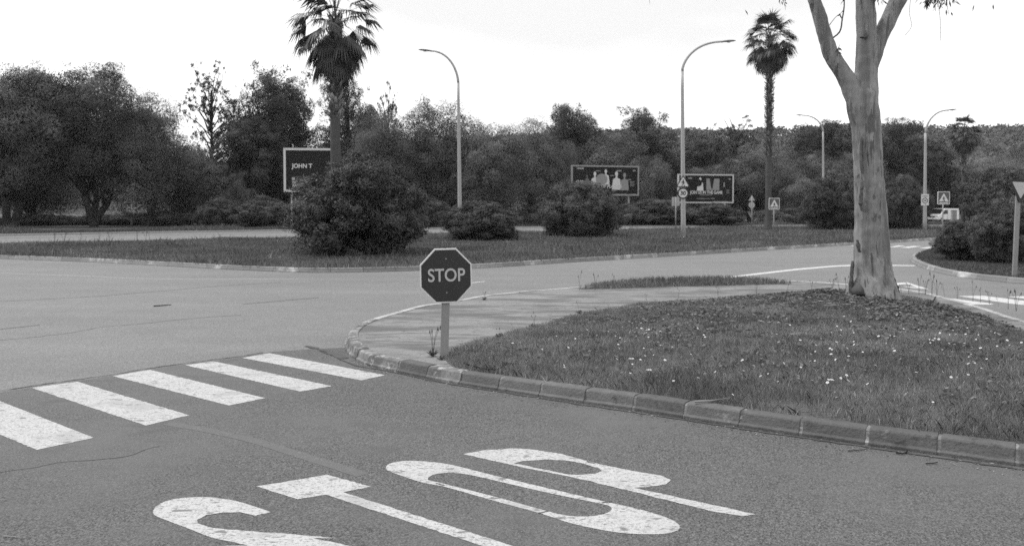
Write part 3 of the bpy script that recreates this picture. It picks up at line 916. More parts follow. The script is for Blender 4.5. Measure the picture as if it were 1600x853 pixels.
def limbs(seed, h_fork, r0, centres, n, trunk_lean=.15, stems=1, reach=.8, ntop=None, H=10.0):
    """tapered trunk and limbs as one mesh"""
    rng = random.Random(seed)
    mb = MB()
    order = list(range(len(centres))); rng.shuffle(order)
    for s in range(stems):
        a = rng.uniform(0, 2 * PI)
        ox = Vector((math.cos(a), math.sin(a), 0)) * (r0 * .7 if stems > 1 else 0)
        topx = ox + Vector((rng.uniform(-1, 1), rng.uniform(-1, 1), 0)) * trunk_lean * h_fork * (2.2 if stems > 1 else 1)
        base = ox; fork = Vector((topx.x, topx.y, h_fork))
        pts = [base + Vector((0, 0, -.15)), base + Vector((0, 0, .15)), base.lerp(fork, .35) + Vector((rng.uniform(-.1, .1), rng.uniform(-.1, .1), 0)), base.lerp(fork, .7), fork]
        rr = r0 / math.sqrt(stems)
        mb.tube(pts, [rr * 1.5, rr * 1.2, rr, rr * .9, rr * .8], 8, True, wob=.12, rng=rng)
        for q in order[s::stems][:n]:
            t = Vector(centres[q]); t = fork.lerp(t, reach)
            m1 = fork.lerp(t, .35) + Vector((0, 0, .12 * (t - fork).length * rng.uniform(-.4, 1)))
            m2 = fork.lerp(t, .7) + Vector((rng.uniform(-.3, .3), rng.uniform(-.3, .3), rng.uniform(-.1, .3)))
            st = fork if rng.random() < .6 or h_fork > 4 else base.lerp(fork, rng.uniform(.6, 1))
            if h_fork > 4: st = base.lerp(fork, max(.25, min(1, (t.z - .5) / h_fork * rng.uniform(.75, .95))))
            m1 = st.lerp(t, .4) + Vector((0, 0, .1 * (t - st).length * rng.uniform(-.5, 1)))
            m2 = st.lerp(t, .75) + Vector((rng.uniform(-.2, .2), rng.uniform(-.2, .2), rng.uniform(-.1, .2)))
            mb.tube([st, m1, m2, t], [rr * .5, rr * .34, rr * .22, rr * .08], 5, True)
    return mb

TREES = {}
def tree_kind(key, seed, m_leaf, can, lim):
    cm, c, s = canopy(seed, **can)
    cm.materials.append(M[m_leaf])
    mb = limbs(seed + 1, centres=c, **lim)
    o = mb.build('trunk', M['bark_dark']); tm = o.data
    bpy.data.objects.remove(o)
    V = np.zeros(len(cm.vertices) * 3, np.float32); cm.vertices.foreach_get('co', V); V = V.reshape(-1, 3)
    lo, hi = np.percentile(V, 1, axis=0), np.percentile(V, 99.85, axis=0)
    TREES[key] = (cm, tm, float((hi - lo)[:2].mean()), float(hi[2]))

# unit trees about 10 m tall
for i, sd_ in enumerate((11, 12, 13, 14, 15, 16)):
    tall = i < 3                                          # the first three show their trunks
    tree_kind('olive%d' % i, sd_, 'olive', dict(lobes=26, lobe_r=1.75 if tall else 1.9, env=(3.5, 2.9, 6.3) if tall else (3.5, 3.7, 5.2), nsub=600, nleaf=105000, leaf=(.15, .038), inner=.25, fill=.22, up=.3, flat=1.0, gap=.05,
                                                      amp=.48, sub_amp=.28, floor=3.5 if tall else 1.6, nrand=.28, depth=.3, spires=9),
              dict(h_fork=2.0, r0=.36, n=9, stems=2 if i != 1 else 3, trunk_lean=.25))
for i, sd_ in enumerate((21, 22, 23)):
    tree_kind('pine%d' % i, sd_, 'pine', dict(lobes=46, lobe_r=1.15, env=(3.0, 4.1, 5.8), nsub=620, nleaf=70000, leaf=(.16, .04), inner=.2, fill=.25, up=.3, flat=.85, gap=.3, amp=.38, sub_amp=.35, floor=1.4, nrand=.4, depth=.5, spires=10),
              dict(h_fork=8.6, r0=.20, n=46, trunk_lean=.05, reach=.92))
for i, sd_ in enumerate((31, 32)):
    tree_kind('open%d' % i, sd_, 'pine', dict(lobes=85, lobe_r=.62, env=(2.7, 4.1, 5.9), nsub=330, nleaf=15000, leaf=(.17, .04), inner=.3, fill=.05, up=.3, flat=.8, gap=.8, amp=.2, sub_amp=.3, floor=2.0, nrand=.9, depth=.7),
              dict(h_fork=8.6, r0=.11, n=95, trunk_lean=.05, reach=.97))
for i, sd_ in enumerate((41, 42, 43)):
    tree_kind('bush%d' % i, sd_, 'oleander', dict(lobes=44, lobe_r=.58, env=(1.75, 1.35, 1.25), nsub=820, nleaf=90000, leaf=(.095, .023), inner=.5, fill=.3, taper=.24, wave=.07, spires=9, up=.25, flat=.95, gap=.2, amp=.32, sub_amp=.35, floor=.15, nrand=.42, depth=.5),
              dict(h_fork=.5, r0=.07, n=7, stems=5, trunk_lean=.4))
for i, sd_ in enumerate((51, 52)):
    tree_kind('broom%d' % i, sd_, 'olive', dict(lobes=24, lobe_r=.7, env=(2.0, 1.0, 1.1), nsub=300, nleaf=24000, leaf=(.14, .03), inner=.3, fill=.25, up=.4, flat=.9, gap=.1, amp=.25, sub_amp=.25, floor=.2, nrand=.5),
              dict(h_fork=.5, r0=.06, n=6, stems=4, trunk_lean=.4))

SEEN = {}
def plant(name, key, px, width, top, Y, label, cat, group, rz=None, z0=.1, zscale=None, part='crown'):
    cm, tm, w0, h0 = TREES[key]
    rng = random.Random(int(px * 7 + top * 13))
    X = (px - 800) / F * Y
    hgt = atY(px, top, Y).z - z0
    wid = width / F * Y
    t = thing(name, (X, Y, z0), label, cat, group, rng.uniform(0, 6.28) if rz is None else rz)
    t.scale = (wid / w0, wid / w0, hgt / h0)
    link('crown' if part == 'crown' else 'foliage', cm, parent=t)
    link('trunk' if part == 'crown' else 'stems', tm, parent=t)
    return t

G_TREE = 'trees beyond the far road'
T_ = [
 # px, width, top, Y, kind, label
 (15, 210, 104, 79, 'olive0', 'feathery grey olive tree at the far left edge of the photo'),
 (140, 225, 104, 82, 'olive1', 'large dark olive tree with a forked trunk above the grass beside the small post'),
 (232, 160, 142, 86, 'olive4', 'broad olive tree with drooping skirts between the forked olive and the open pine'),
 (332, 92, 98, 97, 'open0', 'tall thin see-through pine showing its bare trunk against the sky'),
 (300, 130, 228, 92, 'olive3', 'low dark olive tree under the see-through pine'),
 (430, 140, 106, 98, 'pine0', 'dark dense pine standing above the white-framed billboard'),
 (390, 120, 180, 94, 'pine1', 'small dark pine between the see-through pine and the white-framed billboard'),
 (545, 100, 116, 96, 'pine2', 'dark pine right behind the trunk of the big palm'),
 (605, 50, 130, 112, 'open1', 'spindly treetop poking up just right of the big palm'),
 (600, 150, 178, 90, 'olive4', 'rounded olive tree behind the right side of the big oleander bush'),
 (690, 165, 157, 92, 'olive5', 'wide olive tree behind the lamp post left of the stop sign'),
 (765, 150, 196, 90, 'olive3', 'olive tree with a sloping top between the left lamp and the tennis billboard'),
 (838, 130, 186, 99, 'olive4', 'pale feathery tree just left of the tennis billboard'),
 (892, 110, 164, 112, 'pine1', 'tall dark pine rising over the tennis billboard'),
 (1003, 130, 168, 116, 'pine2', 'broad dark pine between the two tennis billboards'),
 (1012, 90, 244, 100, 'olive5', 'small pale olive tree between the two tennis billboards'),
 (950, 130, 206, 108, 'olive3', 'mid grey olive tree behind the tennis billboard on the left'),
 (1098, 120, 208, 124, 'pine0', 'dark pine behind the right-hand billboard'),
 (1148, 96, 180, 128, 'open1', 'sparse pine with gaps against the sky left of the second palm'),
 (1175, 130, 226, 112, 'olive4', 'dark olive tree behind the second palm trunk'),
 (1285, 105, 190, 126, 'pine1', 'pointed dark pine behind the thin far lamp post'),
 (1250, 130, 236, 106, 'olive5', 'pale olive tree left of the thin far lamp post'),
 (1325, 110, 238, 104, 'olive3', 'olive tree partly hidden by the eucalyptus trunk'),
 (1400, 110, 184, 126, 'pine2', 'dark pine just right of the eucalyptus trunk'),
 (1350, 100, 200, 134, 'pine0', 'dark pine directly behind the eucalyptus trunk'),
 (1440, 90, 214, 132, 'pine1', 'dark pine behind the lamp with the rectangular sign'),
 (1540, 150, 246, 150, 'olive4', 'pale scrubby tree behind the far palm'),
 (1600, 130, 240, 160, 'olive5', 'grey scrubby tree at the right edge of the photo'),
 (1490, 120, 256, 138, 'olive3', 'low tree behind the white van'),
 (1590, 150, 285, 100, 'olive3', 'low dark tree above the bushes at the right edge'),
 (-70, 170, 120, 88, 'pine0', 'dark pine just outside the left edge behind the feathery olive'),
 (1690, 170, 220, 130, 'pine2', 'dark pine just past the right edge behind the yield sign'),
 (500, 150, 235, 104, 'olive5', 'shadowy olive tree behind the white-framed billboard'),
 (1110, 130, 262, 116, 'olive4', 'low olive tree behind the right-hand billboard'),
 (60, 190, 190, 95, 'olive5', 'dark olive tree filling the gap between the two leftmost trunks'),
]
for px, w, top, Y, k, lab in T_:
    nm = {'olive': 'olive_tree', 'pine': 'pine_tree', 'open': 'pine_tree'}[k[:-1]]
    plant(nm, k, px, w, top, Y, lab, 'tree', G_TREE)

G_B = 'rounded shrubs along the roads'
B_ = [
 (559, 208, 244, 30.0, 'bush0', 'largest oleander bush, in front of the big palm on the median'),
 (745, 122, 315, 43.5, 'bush1', 'low round oleander bush at the foot of the left lamp post'),
 (905, 136, 284, 50.0, 'bush2', 'broad oleander bush in front of the left tennis billboard'),
 (412, 100, 307, 77, 'bush0', 'clipped dark shrub below the white-framed billboard'),
 (338, 66, 309, 78, 'bush1', 'small round shrub left of the one below the white-framed billboard'),
 (1030, 110, 312, 90, 'bush2', 'shrub row left of the 30 sign across the far road'),
 (1115, 92, 318, 90, 'bush0', 'shrub under the right-hand tennis billboard'),
 (1305, 100, 278, 67, 'bush1', 'tall round shrub left of the eucalyptus trunk on the median'),
 (1410, 80, 274, 70, 'bush2', 'tall dark shrub between the eucalyptus and the rectangular sign'),
 (1360, 80, 290, 70, 'bush0', 'shrub hidden behind the eucalyptus trunk on the median'),
 (1508, 82, 346, 26.5, 'bush1', 'dark oleander at the left end of the right-hand island'),
 (1578, 122, 310, 25.5, 'bush2', 'oleander beside the yield sign post on the right-hand island'),
 (1670, 130, 300, 25.5, 'bush0', 'oleander past the right edge behind the yield sign'),
 (970, 70, 318, 88, 'bush1', 'low shrub peeping out right of the broad median oleander'),
 (640, 120, 300, 80, 'bush2', 'dark shrub under the trees right of the largest oleander'),
 (1560, 130, 262, 92, 'bush1', 'dark shrub bank behind the right-hand island'),
]
for px, w, top, Y, k, lab in B_:
    plant('oleander_bush', k, px, w, top, Y, lab, 'bush', G_B, z0=.1, part='bush')
plant('broom_shrub', 'broom0', 369, 58, 274, 84, 'pale feathery shrub behind the clipped shrubs below the see-through pine', 'bush', G_B, part='bush')
for px, w, top, Y, lab in [(200, 150, 331, 92, 'low pale scrub behind the small wooden post'), (60, 120, 333, 90, 'low pale scrub behind the trunk of the leftmost olive'), (270, 90, 328, 88, 'low scrub right of the small wooden post'), (730, 100, 320, 86, 'low scrub under the olive trees behind the left lamp'), (820, 80, 322, 88, 'low scrub left of the broad median oleander'), (1225, 90, 325, 96, 'low scrub behind the square crossing sign on the median')]:
    plant('broom_shrub', 'broom0', px, w, top, Y, lab, 'bush', 'scrub under the far trees', part='bush')

# ------------------------------------------------------------ wooded hill
hx = np.linspace(-600, 900, 90); hy = np.linspace(330, 900, 34)
HX, HY = np.meshgrid(hx, hy)
def hill_z(x, y):
    pxs = 800 + x / np.maximum(y, 1) * F
    ridge = np.interp(pxs, [-600, 300, 620, 800, 1000, 1180, 1330, 1480, 1620, 2000, 2600], [40, 60, 92, 112, 120, 118, 128, 126, 126, 110, 60])
    t = np.clip((y - 330) / 330, 0, 1); t = t * t * (3 - 2 * t)
    b = np.where(y > 660, 1 - .25 * (y - 660) / 240, 1)
    return (ridge / F * 660 + H) * t * b * .93 + 3 * (vnoise(x + 2000, y, 60, 71) - .5) * t
hz = hill_z(HX.ravel(), HY.ravel())
idx = np.arange(HX.size).reshape(HX.shape)
quads = np.stack([idx[:-1, :-1], idx[:-1, 1:], idx[1:, 1:], idx[1:, :-1]], -1).reshape(-1, 4)
tag(link('hill', arrays('hill', np.c_[HX.ravel(), HY.ravel(), hz], quads, smooth=True), M['hill']), kind='structure')
nt = 5200
tx, ty = rs.uniform(-300, 800, nt), 345 + 330 * rs.rand(nt) ** .75
ok = (np.abs(tx) < ty * .75); tx, ty = tx[ok], ty[ok]
nt = len(tx)
tz = hill_z(tx, ty); tr = rs.uniform(2.2, 5.2, nt)
per = 46
d = rs.randn(nt * per, 3); d[:, 2] = np.abs(d[:, 2]) * .9 - .15; d /= np.linalg.norm(d, axis=1)[:, None]
k = np.repeat(np.arange(nt), per)
C = np.c_[tx, ty, tz + tr * .7][k] + d * (tr[k] * rs.uniform(.75, 1.05, nt * per))[:, None] * np.array([1, 1, .85])
me = leaf_cards('hill_wood', C, rs.uniform(1.2, 2.4, nt * per), rs.uniform(.9, 1.6, nt * per), d + rs.randn(nt * per, 3) * .8, None, rs.uniform(.75, 1.25, nt)[k] * rs.uniform(.75, 1.25, nt * per), 77)
tag(link('hill_wood', me, M['hillwood']), 'far scrub wood covering the hill behind the trees', 'wood', kind='stuff')

# ------------------------------------------------------------ palms
def fan(seed, V, Fq, sh, root, az_, el_, Lp, Lb, droop, shade, rng, nseg=20, span=R(85)):
    d = np.array([math.cos(az_) * math.cos(el_), math.sin(az_) * math.cos(el_), math.sin(el_)])
    side_ = np.array([-math.sin(az_), math.cos(az_), 0.0])
    upv = np.cross(d, side_) * -1
    g = np.array([0, 0, -1.0])
    # petiole
    p0 = np.array(root); p1 = p0 + d * Lp * .55 + g * droop * .05 * Lp; p2 = p0 + d * Lp + g * droop * .16 * Lp
    w = .022
    b = len(V)
    for p, ww in ((p0, w * 1.4), (p1, w), (p2, w * .8)):
        V += [p - side_ * ww, p + side_ * ww]; sh += [shade * 1.3] * 2
    Fq += [(b, b + 1, b + 3, b + 2), (b + 2, b + 3, b + 5, b + 4)]
    d2 = p2 - p1; d2 /= np.linalg.norm(d2)
    tw = rng.uniform(-.5, .5)
    s2 = side_ * math.cos(tw) + upv * math.sin(tw)
    for i in range(nseg):
        a = span * (2 * (i + .5) / nseg - 1)
        r_ = Lb * (1 - .25 * abs(a) / span) * rng.uniform(.85, 1.1)
        q = d2 * math.cos(a) + s2 * math.sin(a)
        m_ = p2 + q * r_ * .5 + g * droop * .10 * r_
        q2 = q + g * droop * rng.uniform(.6, 1.3)
        q2 /= np.linalg.norm(q2)
        t_ = m_ + q2 * r_ * .52
        n_ = np.cross(q, upv); n_ /= np.linalg.norm(n_) + 1e-9
        hw = r_ * .5 * span / nseg * 1.05
        b = len(V)
        V += [p2 - n_ * .004, p2 + n_ * .004, m_ + n_ * hw, m_ - n_ * hw, t_]
        s_ = shade * rng.uniform(.75, 1.25)
        sh += [s_] * 5
        Fq += [(b, b + 1, b + 2, b + 3), (b + 3, b + 2, b + 4, b + 4)]

def palm_meshes(seed, Rc, n_live, n_dead, topz, boots_from, tr, skirt=1.0, shag=1.0):
    rng = random.Random(seed)
    def leaf_mesh(specs, nm):
        V, Fq, sh = [], [], []
        for s in specs: fan(seed, V, Fq, sh, *s, rng)
        me = bpy.data.meshes.new(nm)
        me.from_pydata([tuple(v) for v in V], [], [f if f[3] != f[2] else f[:3] for f in Fq])
        a = me.attributes.new('shade', 'FLOAT', 'POINT'); a.data.foreach_set('value', sh)
        return me
    live, dead = [], []
    ga = 2.39996
    for i in range(n_live):
        t = i / (n_live - 1)
        e = R(82 - 112 * t ** .85) + rng.uniform(-.12, .12)
        live.append(((0, 0, topz + rng.uniform(-.15, .25) - .35 * t), i * ga + rng.uniform(-.2, .2), e, Rc * rng.uniform(.46, .70), Rc * rng.uniform(.48, .62), .7 + .8 * t, rng.uniform(.65, 1.3)))
    for i in range(n_dead):
        t = i / max(1, n_dead - 1)
        e = R(-8 - 50 * t) + rng.uniform(-.12, .12)
        dead.append(((0, 0, topz - .45 - .55 * t * skirt), i * ga + 1, e, Rc * rng.uniform(.30, .46), Rc * rng.uniform(.46, .64), 1.5, rng.uniform(.55, 1.25)))
    L, D = leaf_mesh(live, 'fronds'), leaf_mesh(dead, 'dead_fronds')
    tk = MB()
    zs = [0, .25, .6, 1.5] + [1.5 + (topz - 1.5) * k / 7 for k in range(1, 8)]
    tk.tube([(0.03 * math.sin(z), 0.03 * math.cos(z * .7), z - .1 if z == 0 else z) for z in zs], [tr * 1.55, tr * 1.35, tr * 1.15, tr * 1.02] + [tr * (1 - .12 * k / 7) for k in range(1, 8)], 14, True, wob=.04, rng=rng)
    to = tk.build('trunk', M['palm_trunk']); tm = to.data; bpy.data.objects.remove(to)
    bt = MB()
    z = boots_from
    while z < topz + .1:
        for k in range(9):
            a = k / 9 * 2 * PI + z * 3.1 + rng.uniform(-.25, .25)
            bt.cur = rng.uniform(.3, 1.5)
            c, s = math.cos(a), math.sin(a)
            o = Vector((c, s, 0)); sd2 = Vector((-s, c, 0))
            b0 = o * tr * .9 + Vector((0, 0, z)); ln = rng.uniform(.10, .30)
            tipv = o * (tr * 1.0 + rng.uniform(.05, .17) * shag) + Vector((0, 0, z + ln)) + sd2 * rng.uniform(-.08, .08)
            w_ = rng.uniform(.04, .08)
            m_ = (b0 + tipv) / 2 + o * .03
            bt.add([b0 - sd2 * w_, b0 + sd2 * w_, m_ + sd2 * w_ * .9, tipv + sd2 * w_ * .5, tipv - sd2 * w_ * .5, m_ - sd2 * w_ * .9, m_ - o * .06], [(0, 1, 2, 5), (5, 2, 3, 4), (0, 5, 6), (1, 6, 2), (5, 4, 6), (2, 6, 3), (4, 3, 6)])
        z += .13
    bo = bt.build('leaf_bases', M['palm_boot']); bm_ = bo.data; bpy.data.objects.remove(bo)
    return L, D, tm, bm_

def palm(px, Y, top_leaf_px, heart_px, boots_px, crown_w, tw, label, seed, n_live=44, n_dead=30, skirt=1.0, shag=1.0):
    z0 = .1
    topz = atY(px, heart_px, Y).z - z0
    Rc = crown_w / F * Y / 2
    bz = max(.5, atY(px, boots_px, Y).z - z0)
    L, D, tm, bm_ = palm_meshes(seed, Rc, n_live, n_dead, topz, bz, tw / F * Y / 2, skirt, shag)
    t = thing('fan_palm', ((px - 800) / F * Y, Y, z0), label, 'palm tree', 'fan palms on the median')
    link('trunk', tm, parent=t); link('leaf_bases', bm_, M['palm_boot'], t)
    link('fronds', L, M['palm_leaf'], t); link('dead_fronds', D, M['palm_dead'], t)
    return t
palm(526, 34.5, -30, 30, 186, 150, 16.5, 'big fan palm behind the largest oleander, its top cut off by the photo edge', 5, 38, 32)
palm(1200, 66, 18, 58, 245, 90, 9.5, 'tall slim fan palm with a round crown against the sky', 6, 46, 46, .8, 1.9)
palm(1504, 98, 184, 203, 275, 54, 5.5, 'small far fan palm in front of the hill beside the right lamp', 8, 44, 34, 1.2)

# ------------------------------------------------------------ eucalyptus
EY = tree_b.y
ez0 = lz(tree_b.x, tree_b.y) - .03
euc = thing('eucalyptus_tree', (tree_b.x, tree_b.y, ez0), 'large smooth-barked eucalyptus with three limbs on the island lawn', 'tree')
def ep(px, py, dy=0.0):
    v = atY(px, py, EY + dy)
    return (v.x - tree_b.x, dy, v.z - ez0)
def er(w): return w / F * EY / 2
mb = MB()
rng = random.Random(4)
st = [(1365, 470, 84), (1365, 461, 79), (1364.5, 452, 70), (1364, 442, 64), (1363, 425, 58.5), (1362, 405, 55), (1361.5, 349, 49), (1357.5, 274, 43.5), (1353.5, 197, 43.5), (1347.5, 169, 48), (1347, 148, 48), (1352, 131, 37), (1354, 110, 34.5), (1354.5, 90, 33), (1354, 60, 30), (1352.5, 0, 28.5), (1350, -120, 25), (1352, -260, 18), (1346, -380, 9)]
mb.tube([ep(x, y) for x, y, w in st], [er(w) for x, y, w in st], 24, True, wob=.012, rng=rng)
ll = [(1346, 178, 30), (1338, 160, 31), (1327, 131, 27.5), (1313, 108, 25.5), (1297, 84, 24), (1289, 56, 22), (1281, 28, 21), (1272, 0, 19.5), (1255, -70, 17), (1225, -160, 13), (1180, -250, 7)]
mb.tube([ep(x, y, -.05 * i * .3) for i, (x, y, w) in enumerate(ll)], [er(w) for x, y, w in ll], 18, True, wob=.012, rng=rng)
rl = [(1355, 118, 26), (1362, 92, 27), (1370, 70, 25.5), (1379, 50, 24.5), (1390, 28, 25), (1403, 0, 25.5), (1428, -60, 22), (1470, -150, 16), (1520, -240, 9)]
mb.tube([ep(x, y, .03 * i) for i, (x, y, w) in enumerate(rl)], [er(w) for x, y, w in rl], 18, True, wob=.012, rng=rng)
# root flares
for a, l_ in ((.2, .36), (1.3, .3), (2.5, .34), (3.5, .3), (4.4, .36), (5.4, .32)):
    c, s = math.cos(a), math.sin(a)
    mb.tube([(c * .18, s * .18, .42), (c * .28, s * .28, .2), (c * l_, s * l_, .06), (c * l_ * 1.35, s * l_ * 1.35, -.1)], [.13, .13, .11, .07], 8)
tr_o = mb.build('trunk', M['euc'], euc)
rm = tr_o.modifiers.new('remesh', 'REMESH'); rm.mode = 'VOXEL'; rm.voxel_size = .022; rm.use_smooth_shade = True
sm = tr_o.modifiers.new('smooth', 'SMOOTH'); sm.factor = .5; sm.iterations = 9
tx_ = bpy.data.textures.new('bark_swell', 'CLOUDS'); tx_.noise_scale = .22
dm = tr_o.modifiers.new('swell', 'DISPLACE'); dm.texture = tx_; dm.strength = .035; dm.mid_level = .5; dm.texture_coords = 'LOCAL'
# loose bark plates that stand off the trunk
def flake(pts, w, dy):
    """a curled bark strip along picture points, dy in front of the trunk axis"""
    m = MB(); V = []
    r_ = random.Random(int(pts[0][0] * 3))
    P = [Vector(ep(x, y, dy)) for x, y in pts]
    P = resample(P, .04)
    for i, p in enumerate(P):
        e_ = math.sin(PI * (i + .5) / len(P)) ** .6 * w * r_.uniform(.35, 1.25)
        V += [(p.x - e_, p.y + .012, p.z), (p.x + e_ * r_.uniform(-.4, .4), p.y - .012 + r_.uniform(-.008, .008), p.z), (p.x + e_, p.y + .012, p.z),
              (p.x + e_ * .8, p.y + .06, p.z), (p.x - e_ * .8, p.y + .06, p.z)]
    Fs = []
    for i in range(len(P) - 1):
        for a in range(5):
            Fs.append((i * 5 + a, i * 5 + (a + 1) % 5, i * 5 + 5 + (a + 1) % 5, i * 5 + 5 + a))
    Fs += [(4, 3, 2, 1, 0), tuple((len(P) - 1) * 5 + a for a in range(5))]
    m.add(V, Fs)
    return m.build('bark_flake', M['bark_flake'], euc)
flake([(1349, 282), (1347, 300), (1346, 318), (1348, 330)], .028, -.235)
flake([(1334, 408), (1332, 425), (1331, 445), (1329, 461)], .035, -.13)
flake([(1388, 425), (1386.5, 440), (1385, 458)], .03, -.17)
flake([(1396, 430), (1401, 446), (1406, 461)], .035, -.08)
flake([(1341, 375), (1343, 390), (1346, 398)], .03, -.245)
flake([(1346, 58), (1351, 60), (1356, 55)], .035, -.2)
flake([(1356, 200), (1355, 230), (1357, 262)], .013, -.20)
flake([(1371, 300), (1373, 345), (1374, 392)], .012, -.21)
flake([(1362, 395), (1363, 425), (1361, 450)], .012, -.27)
flake([(1347, 215), (1346, 250), (1348, 272)], .010, -.20)
flake([(1380, 385), (1383, 420), (1385, 440)], .015, -.19)
flake([(1336, 128), (1340, 131), (1345, 130)], .03, -.12)
kn = MB(); kn.tube([ep(1341, 462, -.34), ep(1340, 452, -.31), ep(1341, 444, -.26)], [.10, .085, .03], 9, wob=.15, rng=rng)
kn.build('bark_burr', M['bark_flake'], euc)

# hanging twigs and leaves, crown above the frame
tw = MB(); LC, LD = [], []
r2 = np.random.RandomState(9)
def spray(pts, dy, r0=.012, leaves=14, big=.12, droop=1.0):
    P = [Vector(ep(x, y, dy)) for x, y in pts]
    P = catmull(P, step=.05)
    tw.tube(P, [max(.003, r0 * (1 - .75 * i / len(P))) for i in range(len(P))], 5)
    for i in range(leaves):
        p = P[int((.35 + .65 * r2.rand()) * (len(P) - 1))]
        d_ = np.array([r2.randn() * .5, r2.randn() * .5, -droop * (.5 + r2.rand())]); d_ /= np.linalg.norm(d_)
        LC.append(np.array(p) + d_ * big * .55 + r2.randn(3) * .012); LD.append(d_)
spray([(1298, 62), (1312, 50), (1316, 30), (1319, 10), (1319, -30), (1330, -80)], -.1, .014, 4)
spray([(1296, 40), (1305, 28), (1317, 18), (1318, 12)], -.1, .006, 5, .08)
spray([(1312, 52), (1303, 58), (1300, 63)], -.1, .006, 2, .08)
spray([(1308, 88), (1310, 76), (1312, 70)], -.2, .006, 5, .08)
spray([(1318, -40), (1316, -14), (1318, 2)], -.1, .006, 9, .10)
spray([(1260, -80), (1235, -40), (1224, -8), (1226, 10)], -.3, .008, 26, .12)
spray([(1240, -60), (1221, -20), (1218, 4)], -.3, .006, 18, .11)
spray([(1430, -60), (1395, -40), (1382, -12), (1377, 6)], -.2, .008, 30, .13)
spray([(1400, -50), (1374, -20), (1371, 4)], -.2, .006, 16, .12)
for q in ([(1500, -70), (1478, -30), (1463, -2), (1462, 18)], [(1500, -70), (1466, -25), (1452, -4), (1449, 8)], [(1470, -50), (1455, -12), (1447, 2), (1446, 6)], [(1510, -70), (1490, -30), (1480, 0), (1482, 22)], [(1500, -60), (1494, -30), (1490, -10), (1492, 6)], [(1500, -70), (1475, -25), (1466, -4), (1465, 12)], [(1505, -60), (1480, -20), (1472, -2), (1472, 6)]):
    spray(q, -.3, .007, 26, .14)
spray([(1430, -60), (1424, -10), (1421, 20), (1424, 42), (1414, 56)], -.3, .004, 0)
spray([(1470, -60), (1466, 0), (1469, 30), (1470, 64)], -.3, .003, 0)
spray([(1424, -30), (1440, -2), (1455, -2)], -.3, .004, 4)
cc, cs = [], []
for i in range(46):
    a = r2.uniform(0, 2 * PI); q = r2.rand() ** .5 * 4.6
    z = r2.uniform(6.6, 11.0) - .14 * q
    cc.append((q * math.cos(a), q * math.sin(a) * .75 + .3, z))
cc = np.array(cc)
for c in cc[::2]:
    s0 = Vector((0, 0, 5.2)); v = Vector(c)
    tw.tube([s0.lerp(v, .15) + Vector((0, 0, .3)), s0.lerp(v, .55) + Vector((0, 0, .4)), v], [.06, .035, .01], 5)
nl = 6500
k = r2.choice(len(cc), nl)
C = cc[k] + r2.randn(nl, 3) * np.array([.55, .55, .42])
D = np.c_[r2.randn(nl, 2) * .45, -np.ones(nl)]
C = np.r_[C, np.array(LC)]; D = np.r_[D, np.array(LD)]
me = leaf_cards('leaves', C, np.r_[r2.uniform(.09, .17, nl), r2.uniform(.07, .14, len(LC))], .026, D, None, r2.uniform(.6, 1.4, len(C)), 12)
link('leaves', me, M['euc_leaf'], euc)
tw.build('twigs', M['twig'], euc)

# ============================================================ STREET LAMPS
def lamp(px, base_py, Y, bend_py, top_py, head_px, wbot, wtop, label, z0=.1):
    base = Vector(((px[1] - 800) / F * Y, Y, z0))
    t = thing('street_lamp', base, label, 'street lamp', 'curved street lamps along the roads')
    bend = atY(px[0], bend_py, Y) - base
    head = atY(head_px, top_py, Y) - base
    s = 1 if head.x > 0 else -1
    m = MB()
    zz = [i / 10 * bend.z for i in range(11)]
    r_b, r_t = wbot / F * Y / 2, wtop / F * Y / 2
    m.tube([(bend.x * z / bend.z, 0, z if z else -.1) for z in zz], [r_b + (r_t - r_b) * i / 10 for i in range(11)], 14)
    m.tube([(0, 0, -.05), (0, 0, .03)], [r_b * 2.0, r_b * 2.0], 12)
    m.build('pole', M['lamp_pole'], t)
    a = MB(); P = []
    Lx = head.x - bend.x; Lz = head.z - bend.z
    for i in range(17):
        u = i / 16
        # quarter curve that flattens out
        th = u * PI / 2 * .93
        x = Lx * (1 - math.cos(th)) / (1 - math.cos(PI / 2 * .93)) * .0 + Lx * (u ** 1.75)
        z = Lz * math.sin(u * PI / 2) ** 1.0 * (1 - .0) 
        P.append((bend.x + x, 0, bend.z + z))
    a.tube(P, [r_t + (r_t * .62 - r_t) * i / 16 for i in range(17)], 10)
    a.build('arm', M['lamp_pole'], t)
    h = MB(); L = .78; e = Vector(P[-1]); d = (Vector(P[-1]) - Vector(P[-3])).normalized()
    rings = [(0, .05, .045), (.12, .09, .06), (.35, .155, .075), (.6, .145, .06), (.74, .09, .035), (.78, .03, .015)]
    vs = []; n = 12
    for l_, w_, hh_ in rings:
        for k in range(n):
            th = 2 * PI * k / n
            zz_ = math.sin(th) * hh_; zz_ = zz_ if zz_ > 0 else zz_ * .55
            vs.append(e + d * (l_ - .1) + Vector((0, math.cos(th) * w_, zz_)))
    fs = [(i * n + k, i * n + (k + 1) % n, (i + 1) * n + (k + 1) % n, (i + 1) * n + k) for i in range(len(rings) - 1) for k in range(n)]
    fs += [tuple(range(n)), tuple((len(rings) - 1) * n + k for k in range(n))]
    h.add(vs, fs, True)
    ho = h.build('lamp_head', M['lamp_head'], t)
    g = MB(); c = e + d * .3
    g.tube([c + Vector((0, 0, -.03)), c + Vector((0, 0, -.065))], [.12, .08], 12)
    g.build('lens', M['glass'], ho)
    return t
lamp((716, 719), 376, 48.5, 130, 80, 672, 7.2, 4.0, 'street lamp with its arm bent to the left, left of the stop sign')
l2 = lamp((1066, 1068), 379, 45.3, 112, 65.5, 1130, 8.0, 4.6, 'tallest street lamp, carrying the 30 sign, arm bent to the right')
